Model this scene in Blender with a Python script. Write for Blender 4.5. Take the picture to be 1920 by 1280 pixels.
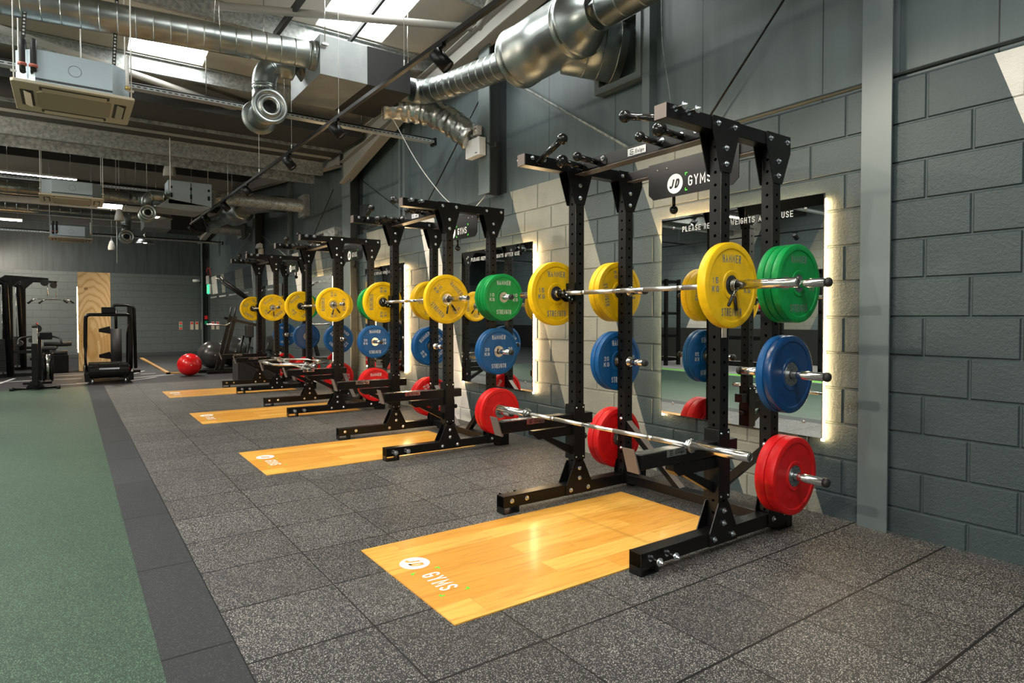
import bpy, bmesh, math, random
from mathutils import Vector, Matrix
random.seed(7)
PI = math.pi
S = bpy.context.scene
COL = S.collection
for o in list(bpy.data.objects): bpy.data.objects.remove(o, do_unlink=True)

# ------------------------------------------------------------------ camera, world, exposure
cam = bpy.data.cameras.new('camera'); camo = bpy.data.objects.new('camera', cam); COL.objects.link(camo)
cam.sensor_fit = 'HORIZONTAL'; cam.sensor_width = 36; cam.lens = 1171.64/1920*36
cam.shift_y = -19.73/1920; cam.clip_start = .05; cam.clip_end = 100
camo.location = (0, 0, 1.2736); camo.rotation_euler = (math.radians(90-1.224), 0, math.radians(-35.319))
S.camera = camo
w = bpy.data.worlds.new('world'); S.world = w; w.use_nodes = True
w.node_tree.nodes['Background'].inputs[0].default_value = (.75, .85, 1, 1)
w.node_tree.nodes['Background'].inputs[1].default_value = 1.0
S.view_settings.view_transform = 'Standard'; S.view_settings.look = 'None'
S.view_settings.gamma = 1; S.view_settings.use_curve_mapping = False
S.view_settings.exposure = 1.08
SKY_E, SPOT_W, LED_E, BATTEN_E = 7.5, 40.0, 36.0, 26.0

W = 3.974                     # face of the block wall
RY = [2.11, 5.125, 8.14, 11.12]   # near face of each rack

# ------------------------------------------------------------------ materials
MATS = {}
class N:
    def __init__(s, name):
        s.m = bpy.data.materials.new(name); s.m.use_nodes = True; s.t = s.m.node_tree
        s.b = s.t.nodes['Principled BSDF']; s.out = s.t.nodes['Material Output']
    def n(s, typ, **kw):
        x = s.t.nodes.new('ShaderNode'+typ)
        for k, v in kw.items(): setattr(x, k, v)
        return x
    def l(s, a, b): s.t.links.new(a, b)
    def set(s, **kw):
        names = dict(color='Base Color', rough='Roughness', metal='Metallic', spec='Specular IOR Level', emit='Emission Color',
                     estr='Emission Strength', coat='Coat Weight', coatr='Coat Roughness', trans='Transmission Weight')
        for k, v in kw.items():
            if k in ('color', 'emit'): v = (*v, 1)
            s.b.inputs[names[k]].default_value = v
        return s
    def val(s, v):
        x = s.n('Value'); x.outputs[0].default_value = v; return x.outputs[0]
    def math(s, op, a, b=None, c=None, clamp=False):
        x = s.n('Math', operation=op); x.use_clamp = clamp
        for i, v in enumerate((a, b, c)):
            if v is None: continue
            if isinstance(v, (int, float)): x.inputs[i].default_value = v
            else: s.l(v, x.inputs[i])
        return x.outputs[0]
    def mix(s, f, a, b):
        x = s.n('Mix', data_type='RGBA')
        if isinstance(f, (int, float)): x.inputs[0].default_value = f
        else: s.l(f, x.inputs[0])
        for i, v in ((6, a), (7, b)):
            if isinstance(v, tuple): x.inputs[i].default_value = (*v, 1)
            else: s.l(v, x.inputs[i])
        return x.outputs[2]
    def ramp(s, f, stops, const=False):
        x = s.n('ValToRGB'); e = x.color_ramp.elements
        if const: x.color_ramp.interpolation = 'CONSTANT'
        while len(e) > 1: e.remove(e[0])
        e[0].position = stops[0][0]; e[0].color = (*stops[0][1], 1)
        for p, c in stops[1:]:
            k = e.new(p); k.color = (*c, 1)
        s.l(f, x.inputs[0]); return x.outputs[0]
    def obj(s):
        x = s.n('TexCoord'); return x.outputs['Object']
    def pos(s):
        x = s.n('NewGeometry'); return x.outputs['Position']
    def noise(s, vec, scale, detail=3, rough=.5):
        x = s.n('TexNoise'); x.inputs['Scale'].default_value = scale; x.inputs['Detail'].default_value = detail
        x.inputs['Roughness'].default_value = rough; s.l(vec, x.inputs['Vector']); return x.outputs[0]
    def mapv(s, vec, sc=(1,1,1), loc=(0,0,0)):
        x = s.n('Mapping'); x.inputs['Scale'].default_value = sc; x.inputs['Location'].default_value = loc
        s.l(vec, x.inputs[0]); return x.outputs[0]
    def bump(s, h, strength=.3, dist=.01, prev=None):
        x = s.n('Bump'); x.inputs['Strength'].default_value = strength; x.inputs['Distance'].default_value = dist
        s.l(h, x.inputs['Height'])
        if prev: s.l(prev, x.inputs['Normal'])
        s.l(x.outputs[0], s.b.inputs['Normal']); return x.outputs[0]
def simple(name, color, rough=.5, metal=0, **kw):
    k = N(name).set(color=color, rough=rough, metal=metal, **kw); MATS[name] = k.m; return k.m
def noisy(name, c1, c2, scale, rough=.5, metal=0, bump=0, bscale=None, r2=None, **kw):
    k = N(name).set(rough=rough, metal=metal, **kw); v = k.obj()
    f = k.noise(v, scale, 4); k.l(k.ramp(f, [(.35, c1), (.65, c2)]), k.b.inputs['Base Color'])
    if r2 is not None:
        k.l(k.math('MULTIPLY_ADD', f, r2-rough, rough), k.b.inputs['Roughness'])
    if bump: k.bump(k.noise(v, bscale or scale*4, 3), bump, .004)
    MATS[name] = k.m; return k.m

simple('black', (.0040, .0040, .0042), .34, spec=.28)
simple('black_inner', (.006, .006, .006), .7)
simple('gloss_black', (.008, .008, .008), .12)
simple('rubber', (.012, .012, .012), .6)
simple('steel', (.62, .60, .57), .22, 1)
simple('chrome', (.74, .73, .71), .17, 1)
noisy('knurl', (.55, .54, .51), (.66, .65, .62), 300, .38, 1)
simple('zinc', (.72, .76, .80), .22, 1)
simple('cap_steel', (.17, .14, .125), .45, .4)
noisy('hub', (.45, .44, .42), (.60, .59, .56), 60, .3, 1)
noisy('hub_zinc', (.16, .18, .19), (.38, .40, .41), 90, .35, .9)
simple('hub_dark', (.05, .052, .055), .35, .5)
noisy('duct', (.26, .29, .285), (.40, .42, .40), 3, .27, 1, r2=.42)
noisy('duct_box', (.24, .26, .265), (.30, .32, .32), 4, .5, .35)
noisy('galv', (.30, .32, .31), (.52, .54, .52), 25, .45, .7)
noisy('galv_old', (.16, .17, .165), (.34, .36, .34), 18, .55, .4)
k = N('tray').set(rough=.35, metal=.8); s3 = k.n('SeparateXYZ'); k.l(k.obj(), s3.inputs[0])
f = k.math('LESS_THAN', k.math('MODULO', k.math('ADD', s3.outputs[0], 20), .055), .032)
f = k.math('MULTIPLY', f, k.math('LESS_THAN', k.math('ABSOLUTE', k.math('ADD', s3.outputs[2], .015)), .0045))
k.l(k.mix(f, (.55, .58, .59), (.01, .01, .01)), k.b.inputs['Base Color']); MATS['tray'] = k.m
k = N('slotted').set(rough=.5); s3 = k.n('SeparateXYZ'); k.l(k.obj(), s3.inputs[0])
f = k.math('LESS_THAN', k.math('MODULO', s3.outputs[2], .031), .016)
f = k.math('MULTIPLY', f, k.math('LESS_THAN', k.math('ABSOLUTE', k.math('SUBTRACT', k.math('SUBTRACT', s3.outputs[0], .014), k.math('MULTIPLY', s3.outputs[2], .0533))), .007))
k.l(k.mix(f, (.01, .01, .01), (.55, .55, .5)), k.b.inputs['Base Color']); MATS['slotted'] = k.m
simple('foil', (.58, .58, .56), .30, 1)
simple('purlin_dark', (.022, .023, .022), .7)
simple('rafter', (.30, .29, .26), .55)
simple('roof_skin', (.42, .39, .33), .8)
simple('ac_white', (.50, .44, .33), .5)
simple('ac_dark', (.03, .03, .028), .6)
simple('ac_grille', (.33, .29, .21), .6)
simple('ac_body', (.42, .50, .54), .4, .6)
simple('white', (.78, .78, .76), .5)
simple('speaker_white', (.55, .54, .50), .5)
simple('white_mark', (.85, .85, .83), .5)
simple('green_mark', (.06, .72, .03), .5)
simple('pipe_grey', (.10, .12, .12), .5)
simple('red_paint', (.60, .02, .02), .4)
simple('green_paint', (.0, .25, .12), .4)
simple('pink', (.55, .16, .12), .5)
simple('brass', (.5, .36, .12), .4, .6)
simple('rust', (.36, .13, .05), .9)
simple('letter_grey', (.16, .18, .18), .45)
simple('letter_silver', (.55, .57, .58), .4)
for nm, c in (('yellow', (.83, .50, .004)), ('green', (.0, .27, .052)), ('blue', (.003, .085, .26)), ('red', (.62, .006, .008))):
    k = N('plate_'+nm).set(rough=.46, spec=.3); v = k.obj()
    f = k.noise(v, 14, 4, .6)
    k.l(k.ramp(f, [(.3, tuple(x*.82 for x in c)), (.55, c), (.8, tuple(min(1, x*1.08) for x in c))]), k.b.inputs['Base Color'])
    MATS['plate_'+nm] = k.m
simple('plate_navy', (.003, .045, .15), .26); simple('ball_red', (.60, .01, .012), .22)
simple('ball_black', (.035, .035, .035), .25)
simple('mirror', (.86, .90, .88), .0, 1)
def emis(name, col, st):
    k = N(name).set(color=(0, 0, 0), emit=col, estr=st); MATS[name] = k.m
emis('led', (1, .67, .33), LED_E)
emis('rooflight', (.97, 1, .98), SKY_E)
emis('lamp', (1, .86, .62), 5)
emis('batten', (1, .97, .90), BATTEN_E)
emis('exit_green', (.05, .9, .35), .8)

# upright steel with rows of adjustment holes (part-local coordinates)
k = N('upright').set(rough=.36, spec=.3); o_ = k.obj(); sx = k.n('SeparateXYZ'); k.l(o_, sx.inputs[0])
g = k.n('TexCoord'); sn = k.n('SeparateXYZ'); k.l(g.outputs['Normal'], sn.inputs[0])
isx = k.math('GREATER_THAN', k.math('ABSOLUTE', sn.outputs[0]), .5)
lat = k.n('Mix', data_type='FLOAT'); k.l(isx, lat.inputs[0]); k.l(sx.outputs[0], lat.inputs[2]); k.l(sx.outputs[1], lat.inputs[3])
zz = k.math('SUBTRACT', k.math('MODULO', k.math('ADD', sx.outputs[2], 1.4), .069), .0345)
d = k.math('SQRT', k.math('ADD', k.math('POWER', lat.outputs[0], 2), k.math('POWER', zz, 2)))
hole = k.math('LESS_THAN', d, .0088)
k.l(k.mix(hole, (.0055, .0053, .0053), (.0003, .0005, .0005)), k.b.inputs['Base Color'])
k.l(k.math('MULTIPLY_ADD', hole, .6, .34), k.b.inputs['Roughness'])
k.l(k.math('MULTIPLY_ADD', hole, -.3, .3), k.b.inputs['Specular IOR Level'])
MATS['upright'] = k.m

# painted blockwork: 450 x 225 coursing, mural of slanted light bands
def block_mat(name, mural, base, light, white, back=False):
    k = N(name).set(rough=.48, spec=.4); p = k.pos(); s3 = k.n('SeparateXYZ'); k.l(p, s3.inputs[0])
    h = s3.outputs[0] if back else s3.outputs[1]; z = s3.outputs[2]
    cx = k.n('CombineXYZ'); k.l(k.math('ADD', h, 45-1.5493+.225), cx.inputs[0]); k.l(k.math('ADD', z, .45-.1512), cx.inputs[1])
    br = k.n('TexBrick'); br.offset = .5; br.inputs['Scale'].default_value = 1
    br.inputs['Brick Width'].default_value = .45; br.inputs['Row Height'].default_value = .225
    br.inputs['Mortar Size'].default_value = .0065; br.inputs['Mortar Smooth'].default_value = .25
    k.l(cx.outputs[0], br.inputs['Vector'])
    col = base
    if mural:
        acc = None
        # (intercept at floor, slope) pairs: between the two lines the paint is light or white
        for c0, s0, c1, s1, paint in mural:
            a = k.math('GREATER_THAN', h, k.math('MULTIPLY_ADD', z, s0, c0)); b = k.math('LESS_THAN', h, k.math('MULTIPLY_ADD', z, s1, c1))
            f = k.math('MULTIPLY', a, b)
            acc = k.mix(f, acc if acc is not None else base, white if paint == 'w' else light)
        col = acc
    nz = k.noise(p, 5, 3); n2 = k.noise(p, 60, 4, .65); n3 = k.noise(p, 170, 2)
    dirt = k.mix(k.math('MULTIPLY', k.math('SUBTRACT', nz, .45, clamp=True), .5), col, tuple(x*.6 for x in base))
    k.l(dirt, k.b.inputs['Base Color'])
    b1 = k.bump(k.math('SUBTRACT', 1.0, br.outputs['Fac']), 1.0, .016) if not (mural and not back and name == 'block_mural') else None
    b2 = k.bump(n2, .55, .008, b1); k.bump(n3, .25, .003, b2)
    MATS[name] = k.m; return k.m
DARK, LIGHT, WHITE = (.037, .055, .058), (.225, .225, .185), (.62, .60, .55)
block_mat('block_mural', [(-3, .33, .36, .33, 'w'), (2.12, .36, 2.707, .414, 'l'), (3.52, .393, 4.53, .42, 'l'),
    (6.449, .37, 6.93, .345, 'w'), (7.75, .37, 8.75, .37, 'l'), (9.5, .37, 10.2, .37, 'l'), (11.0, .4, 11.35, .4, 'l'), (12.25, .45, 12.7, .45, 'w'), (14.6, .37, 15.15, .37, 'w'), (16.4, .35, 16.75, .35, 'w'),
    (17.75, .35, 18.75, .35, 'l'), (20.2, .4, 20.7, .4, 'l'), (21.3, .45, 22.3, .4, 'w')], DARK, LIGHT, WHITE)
block_mat('block_dark', None, (.066, .080, .080), LIGHT, WHITE, back=True)
block_mat('block_left', [(-9, -.5, 7.2, -.5, 'w'), (9.5, -.5, 10.6, -.5, 'l'), (12.4, -.5, 13.6, -.5, 'w')], (.10, .13, .135), LIGHT, WHITE)

def cladding(name, c, axis, vary=.3, joint=.95):
    k = N(name).set(rough=.45, spec=.4); p = k.pos(); s3 = k.n('SeparateXYZ'); k.l(p, s3.inputs[0])
    h = s3.outputs[axis]
    f = k.math('LESS_THAN', k.math('MODULO', k.math('ADD', h, 30.12), joint), .008)
    n1 = k.noise(k.mapv(p, (1, 1, .12)), 9, 4)
    cc = k.ramp(n1, [(.35, tuple(x*(1-vary) for x in c)), (.6, c)])
    k.l(k.mix(f, cc, tuple(x*.15 for x in c)), k.b.inputs['Base Color'])
    k.bump(k.math('SUBTRACT', 1.0, f), .6, .006); MATS[name] = k.m
cladding('clad', (.092, .120, .122), 1, .14)
cladding('clad_back', (.032, .044, .046), 0)
simple('column_paint', (.115, .142, .142), .45)
simple('column_dark', (.030, .036, .037), .5)

# floors
def speckle(name, base, spk, thr, tile, scale=150, rough=.75, off=(0, 0), base2=None):
    k = N(name).set(rough=rough, spec=.35); p = k.pos(); s3 = k.n('SeparateXYZ'); k.l(p, s3.inputs[0])
    v = k.n('TexVoronoi'); v.inputs['Scale'].default_value = scale; k.l(p, v.inputs['Vector'])
    sv = k.n('SeparateColor'); k.l(v.outputs['Color'], sv.inputs[0])
    f = k.math('GREATER_THAN', sv.outputs[0], thr)
    f = k.math('MULTIPLY', f, k.math('LESS_THAN', v.outputs['Distance'], .52))
    n1 = k.noise(p, 2.2, 3); n2 = k.noise(p, 90, 3)
    b2 = base2 or tuple(x*.6 for x in base)
    bc = k.mix(n2, b2, tuple(x*1.4 for x in base))
    sc = k.mix(sv.outputs[1], spk, tuple(x*.45 for x in spk))
    c = k.mix(f, bc, sc)
    c = k.mix(k.math('MULTIPLY', k.math('SUBTRACT', n1, .4, clamp=True), .6), c, b2)
    if tile:
        fx = k.math('ABSOLUTE', k.math('SUBTRACT', k.math('MODULO', k.math('ADD', s3.outputs[0], 50+off[0]), tile[0]), tile[0]/2))
        fy = k.math('ABSOLUTE', k.math('SUBTRACT', k.math('MODULO', k.math('ADD', s3.outputs[1], 50+off[1]), tile[1]), tile[1]/2))
        wob = k.math('MULTIPLY', k.math('SUBTRACT', n2, .5), .004)
        j = k.math('MAXIMUM', k.math('GREATER_THAN', k.math('ADD', fx, wob), tile[0]/2-.0036), k.math('GREATER_THAN', k.math('ADD', fy, wob), tile[1]/2-.0058))
        wn = k.n('TexWhiteNoise'); wn.noise_dimensions = '2D'; cb = k.n('CombineXYZ')
        k.l(k.math('FLOOR', k.math('DIVIDE', k.math('ADD', s3.outputs[0], 50+off[0]), tile[0])), cb.inputs[0]); k.l(k.math('FLOOR', k.math('DIVIDE', k.math('ADD', s3.outputs[1], 50+off[1]), tile[1])), cb.inputs[1])
        k.l(cb.outputs[0], wn.inputs['Vector'])
        hs = k.n('HueSaturation'); k.l(k.math('MULTIPLY_ADD', wn.outputs[0], .28, .86), hs.inputs['Value']); k.l(c, hs.inputs['Color']); c = hs.outputs[0]
        c = k.mix(j, c, (.004, .004, .004))
        k.bump(k.math('SUBTRACT', k.math('MULTIPLY', n2, .3), j), .6, .003)
    else: k.bump(n2, .4, .003)
    k.l(c, k.b.inputs['Base Color']); MATS[name] = k.m
speckle('tile_floor', (.026, .026, .025), (.64, .62, .57), .745, (.5, .496), 300, .56, off=(-.015, -4.302))
speckle('edge_floor', (.022, .024, .026), (.07, .07, .075), .75, (50, .993), 200, .72, off=(0, -2.97))
speckle('turf_floor', (.020, .040, .026), (.18, .31, .21), .72, None, 320, .55)
speckle('dark_floor', (.020, .020, .024), (.05, .05, .055), .8, None, 120, .6)
simple('line_white', (.55, .55, .55), .6)
simple('line_green', (.15, .55, .04), .6)
simple('light_floor', (.32, .30, .29), .6)

def wood(name, c1, c2, c3, pw, pl, rough, coat, axis=0, yoff=0):
    k = N(name).set(rough=rough, coat=coat, coatr=.16); p = k.obj()
    br = k.n('TexBrick'); br.offset = .37; br.inputs['Scale'].default_value = 1
    br.inputs['Brick Width'].default_value = pl; br.inputs['Row Height'].default_value = pw
    br.inputs['Mortar Size'].default_value = .0009; br.inputs['Mortar Smooth'].default_value = .1
    br.inputs['Color1'].default_value = (0, 0, 0, 1); br.inputs['Color2'].default_value = (1, 1, 1, 1); br.inputs['Mortar'].default_value = (.5, .5, .5, 1)
    k.l(k.mapv(p, loc=(3.1, 7+yoff, 0)), br.inputs['Vector'])
    sv = k.n('SeparateColor'); k.l(br.outputs['Color'], sv.inputs[0])
    gv = k.n('CombineXYZ'); s3 = k.n('SeparateXYZ'); k.l(p, s3.inputs[0])
    k.l(k.math('MULTIPLY', s3.outputs[0], 1.6), gv.inputs[0]); k.l(k.math('MULTIPLY', s3.outputs[1], 16), gv.inputs[1]); k.l(k.math('MULTIPLY', sv.outputs[0], 9), gv.inputs[2])
    gr = k.noise(gv.outputs[0], 2.4, 6, .62)
    base = k.mix(sv.outputs[0], c1, c2)
    c = k.mix(k.math('MULTIPLY', k.ramp_f(gr, .45, .75) if hasattr(k, 'ramp_f') else k.math('MULTIPLY', k.math('SUBTRACT', gr, .48, clamp=True), 3.6, clamp=True), .75), base, c3)
    vk = k.n('TexVoronoi'); vk.inputs['Scale'].default_value = 3.3; k.l(k.mapv(p, (1, 1.6, 1), (.3, .2, 0)), vk.inputs['Vector'])
    kn = k.math('LESS_THAN', k.math('ADD', vk.outputs['Distance'], k.math('MULTIPLY', gr, .05)), .066)
    c = k.mix(k.math('MULTIPLY', kn, .7), c, tuple(x*.3 for x in c3))
    c = k.mix(k.math('MULTIPLY', br.outputs['Fac'], .5), c, tuple(x*.35 for x in c3))
    k.l(c, k.b.inputs['Base Color']); k.bump(k.math('SUBTRACT', 1.0, br.outputs['Fac']), .25, .001); MATS[name] = k.m
wood('platform_wood', (.82, .45, .085), (.62, .26, .025), (.44, .155, .012), .1435, .82, .42, .30)
k = N('plywood').set(rough=.55); p = k.obj(); wv = k.n('TexWave'); wv.wave_type = 'RINGS'; wv.rings_direction = 'SPHERICAL'
wv.inputs['Scale'].default_value = 3.2; wv.inputs['Distortion'].default_value = 7; wv.inputs['Detail'].default_value = 3; wv.inputs['Detail Scale'].default_value = .8
k.l(k.mapv(p, (1.6, 1, .55), (.1, 0, -.35)), wv.inputs['Vector']); c = k.ramp(wv.outputs[1], [(.05, (.56, .33, .12)), (.2, (.66, .43, .18)), (.8, (.73, .50, .24))])
n1 = k.noise(k.mapv(p, (2.2, 1, .9), (0, 0, 3)), 1.6, 2); low = k.n('SeparateXYZ'); k.l(p, low.inputs[0])
bl = k.math('MULTIPLY', k.math('GREATER_THAN', n1, .52), k.math('LESS_THAN', low.outputs[2], 1.25))
c = k.mix(k.math('MULTIPLY', bl, .6), c, (.52, .27, .07))
vk = k.n('TexVoronoi'); vk.inputs['Scale'].default_value = 2.4; k.l(k.mapv(p, (1, 1, 1.2), (.4, .1, .1)), vk.inputs['Vector'])
c = k.mix(k.math('MULTIPLY', k.math('LESS_THAN', vk.outputs['Distance'], .10), .75), c, (.16, .06, .015)); k.l(c, k.b.inputs['Base Color']); MATS['plywood'] = k.m
wood('strip_wood', (.62, .36, .12), (.55, .30, .10), (.40, .18, .04), 3, 4, .5, 0)

# ------------------------------------------------------------------ geometry helpers
class MB:
    """collects shapes into one mesh; o = origin that is subtracted"""
    def __init__(s, o=(0, 0, 0)): s.bm = bmesh.new(); s.o = Vector(o)
    def _v(s, pts): return [s.bm.verts.new(Vector(p)-s.o) for p in pts]
    def box(s, x0, x1, y0, y1, z0, z1):
        v = s._v([(x, y, z) for x in (x0, x1) for y in (y0, y1) for z in (z0, z1)])
        for f in ((0, 1, 3, 2), (4, 6, 7, 5), (0, 4, 5, 1), (2, 3, 7, 6), (0, 2, 6, 4), (1, 5, 7, 3)): s.bm.faces.new([v[i] for i in f])
        return s
    def prism(s, pts, n):      # pts: 3D outline, n: extrusion vector
        n = Vector(n); a = s._v(pts); b = s._v([Vector(p)+n for p in pts]); k = len(pts)
        s.bm.faces.new(a[::-1]); s.bm.faces.new(b)
        for i in range(k): s.bm.faces.new([a[i], a[(i+1) % k], b[(i+1) % k], b[i]])
        return s
    def _frame(s, d, up=None):
        d = Vector(d).normalized(); u = Vector(up) if up else (Vector((0, 0, 1)) if abs(d.z) < .95 else Vector((1, 0, 0)))
        a = d.cross(u).normalized(); b = a.cross(d).normalized(); return d, a, b
    def rev(s, base, axis, prof, seg=24, smooth=True, caps=True):   # prof: [(t along axis, r)]
        base = Vector(base); d, a, b = s._frame(axis); rings = []
        for t, r in prof:
            c = base+d*t
            if r <= 1e-6: rings.append(s._v([c])); continue
            rings.append(s._v([c+(a*math.cos(q)+b*math.sin(q))*r for q in (2*PI*i/seg for i in range(seg))]))
        for A, B in zip(rings, rings[1:]):
            for i in range(seg):
                j = (i+1) % seg
                if len(A) == 1 and len(B) == 1: continue
                if len(A) == 1: f = s.bm.faces.new([A[0], B[j], B[i]])
                elif len(B) == 1: f = s.bm.faces.new([A[i], A[j], B[0]])
                else: f = s.bm.faces.new([A[i], A[j], B[j], B[i]])
                f.smooth = smooth
        if caps:
            if len(rings[0]) > 1: s.bm.faces.new(rings[0][::-1])
            if len(rings[-1]) > 1: s.bm.faces.new(rings[-1])
        return s
    def cyl(s, p, q, r, seg=20, r2=None):
        p = Vector(p); q = Vector(q); return s.rev(p, q-p, [(0, r), ((q-p).length, r2 if r2 is not None else r)], seg)
    def ball(s, c, r, seg=20, sq=1):
        n = seg//2; return s.rev(Vector(c)-Vector((0, 0, r*sq)), (0, 0, 1), [(r*sq*(1-math.cos(PI*i/n)), r*math.sin(PI*i/n)) for i in range(n+1)], seg)
    def tube(s, pts, r, seg=12, caps=True, rf=None):      # bent pipe through pts; rf(k, t) varies the radius
        P = [Vector(p) for p in pts]; rings = []; a_prev = None
        for i, p in enumerate(P):
            d = (P[min(i+1, len(P)-1)]-P[max(i-1, 0)]).normalized()
            if a_prev is None: _, a, b = s._frame(d)
            else: b = a_prev.cross(d) * -1; b = d.cross(a_prev).normalized(); a = b.cross(d).normalized()
            a_prev = a; rr = r[i] if isinstance(r, (list, tuple)) else r
            rings.append(s._v([p+(a*math.cos(q)+b*math.sin(q))*(rr*(rf(i, q) if rf else 1)) for q in (2*PI*k/seg for k in range(seg))]))
        for A, B in zip(rings, rings[1:]):
            for i in range(seg):
                j = (i+1) % seg; f = s.bm.faces.new([A[i], A[j], B[j], B[i]]); f.smooth = True
        if caps: s.bm.faces.new(rings[0][::-1]); s.bm.faces.new(rings[-1])
        return s
    def torus(s, c, axis, R, r, seg=28, sub=8, arc=2*PI, a0=0):
        d, a, b = s._frame(axis); c = Vector(c); n = seg+1 if arc < 2*PI-.01 else seg
        rings = []
        for i in range(n):
            q = a0+arc*i/seg; rad = a*math.cos(q)+b*math.sin(q)
            rings.append(s._v([c+rad*(R+r*math.cos(t))+d*(r*math.sin(t)) for t in (2*PI*k/sub for k in range(sub))]))
        m = len(rings) if n == seg else len(rings)-1
        for i in range(m):
            A, B = rings[i], rings[(i+1) % len(rings)]
            for k in range(sub):
                f = s.bm.faces.new([A[k], A[(k+1) % sub], B[(k+1) % sub], B[k]]); f.smooth = True
        return s
    def mesh(s, name, mat):
        bmesh.ops.recalc_face_normals(s.bm, faces=s.bm.faces)
        m = bpy.data.meshes.new(name); s.bm.to_mesh(m); s.bm.free(); m.materials.append(MATS[mat]); return m
    def obj(s, name, mat, parent=None, loc=(0, 0, 0), bevel=0, label=None):
        o = bpy.data.objects.new(name, s.mesh(name, mat)); COL.objects.link(o); o.location = loc
        if parent: o.parent = parent
        if bevel:
            b = o.modifiers.new('bevel', 'BEVEL'); b.width = bevel; b.segments = 2; b.limit_method = 'ANGLE'; b.angle_limit = .7
        if label: o['label'] = label
        return o
def sm_path(pts, n=6, f=.35):
    """round the corners of a polyline"""
    P = [Vector(p) for p in pts]; out = [P[0]]
    for i in range(1, len(P)-1):
        a, b, c = P[i-1], P[i], P[i+1]
        d = min((a-b).length, (c-b).length)*f
        s0 = b+(a-b).normalized()*d; s1 = b+(c-b).normalized()*d
        for k in range(n+1):
            t = k/n; out.append(s0*(1-t)**2+b*2*t*(1-t)+s1*t*t)
    out.append(P[-1]); return out
def thing(name, label, cat, loc=(0, 0, 0), group=None, rot=(0, 0, 0)):
    o = bpy.data.objects.new(name, None); COL.objects.link(o); o.location = loc; o.rotation_euler = rot
    o.empty_display_size = .1; o['label'] = label; o['category'] = cat
    if group: o['group'] = group
    return o
def tag(o, label, cat, group=None):
    o['label'] = label; o['category'] = cat
    if group: o['group'] = group
    return o
def struct(o): o['kind'] = 'structure'; return o
def shape(name, mesh, parent=None, loc=(0, 0, 0), rot=(0, 0, 0)):
    o = bpy.data.objects.new(name, mesh); COL.objects.link(o); o.location = loc; o.rotation_euler = rot
    if parent: o.parent = parent
    return o
def dup(root, loc, label, group=None, rot=None):
    def rec(s, p):
        c = s.copy(); COL.objects.link(c)
        if p: c.parent = p
        for ch in s.children: rec(ch, c)
        return c
    c = rec(root, None); c.location = loc; c['label'] = label
    if rot is not None: c.rotation_euler = rot
    if group: c['group'] = group
    return c
# lettering: a plain condensed stroke alphabet, each letter on a cell 1 wide and 1 high
def _arc(cx, cy, rx, ry, a0, a1, n=7): return [(cx+rx*math.cos(math.radians(a0+(a1-a0)*i/n)), cy+ry*math.sin(math.radians(a0+(a1-a0)*i/n))) for i in range(n+1)]
GLY = {
 'H': [[(0, 0), (0, 1)], [(1, 0), (1, 1)], [(0, .5), (1, .5)]], 'A': [[(0, 0), (.5, 1), (1, 0)], [(.18, .33), (.82, .33)]],
 'M': [[(0, 0), (0, 1), (.5, .28), (1, 1), (1, 0)]], 'E': [[(1, 1), (0, 1), (0, 0), (1, 0)], [(0, .5), (.85, .5)]],
 'R': [[(0, 0), (0, 1), (.6, 1)]+_arc(.6, .75, .4, .25, 90, -90)+[(0, .5)], [(.5, .5), (1, 0)]],
 'S': [_arc(.5, .76, .5, .24, 20, 180)+_arc(.5, .5, .5, .02, 180, 180, 1)[:0]+[(.06, .62), (.94, .40)]+_arc(.5, .24, .5, .24, 0, -160)],
 'T': [[(0, 1), (1, 1)], [(.5, 1), (.5, 0)]], 'N': [[(0, 0), (0, 1), (1, 0), (1, 1)]],
 'G': [_arc(.5, .74, .5, .26, 20, 180)+_arc(.5, .26, .5, .26, 180, 360)+[(1, .48), (.55, .48)]],
 'K': [[(0, 0), (0, 1)], [(.95, 1), (.05, .45)], [(.3, .6), (1, 0)]], 'Y': [[(0, 1), (.5, .48), (1, 1)], [(.5, .48), (.5, 0)]],
 'P': [[(0, 0), (0, 1), (.6, 1)]+_arc(.6, .74, .4, .26, 90, -90)+[(0, .48)]], 'L': [[(0, 1), (0, 0), (1, 0)]],
 'C': [_arc(.5, .74, .5, .26, 20, 180)+_arc(.5, .26, .5, .26, 180, 340)], 'W': [[(0, 1), (.25, 0), (.5, .8), (.75, 0), (1, 1)]],
 'I': [[(.5, 0), (.5, 1)]], 'F': [[(1, 1), (0, 1), (0, 0)], [(0, .5), (.8, .5)]], 'U': [[(0, 1)]+_arc(.5, .28, .5, .28, 180, 360)+[(1, 1)]],
 'J': [[(.9, 1), (.9, .35)]+_arc(.45, .28, .45, .28, 0, -150)], 'D': [[(0, 0), (0, 1), (.45, 1)]+_arc(.45, .5, .55, .5, 90, -90, 10)+[(0, 0)]],
 '0': [_arc(.5, .7, .5, .3, 0, 180)+_arc(.5, .3, .5, .3, 180, 360)+[(1, .7)]], '1': [[(.2, .8), (.55, 1), (.55, 0)]],
 '2': [_arc(.5, .72, .5, .28, 170, -20)+[(0, 0), (1, 0)]], '5': [[(.95, 1), (.08, 1), (.02, .55), (.5, .60)]+_arc(.5, .3, .5, .3, 80, -160)],
 'x': [[(0, 0), (1, .62)], [(0, .62), (1, 0)]], 'i': [[(.5, 0), (.5, .50)], [(.5, .84), (.5, .88)]],
 'g': [_arc(.5, .31, .48, .31, 0, 360, 14), [(.98, .62), (.98, -.1)]+_arc(.5, -.1, .48, .2, 0, -150)], 'o': [_arc(.5, .31, .48, .31, 0, 360, 14)]}
WID = {'I': .18, 'i': .18, 'M': 1.25, 'W': 1.4, '1': .6, ' ': .55}
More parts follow.
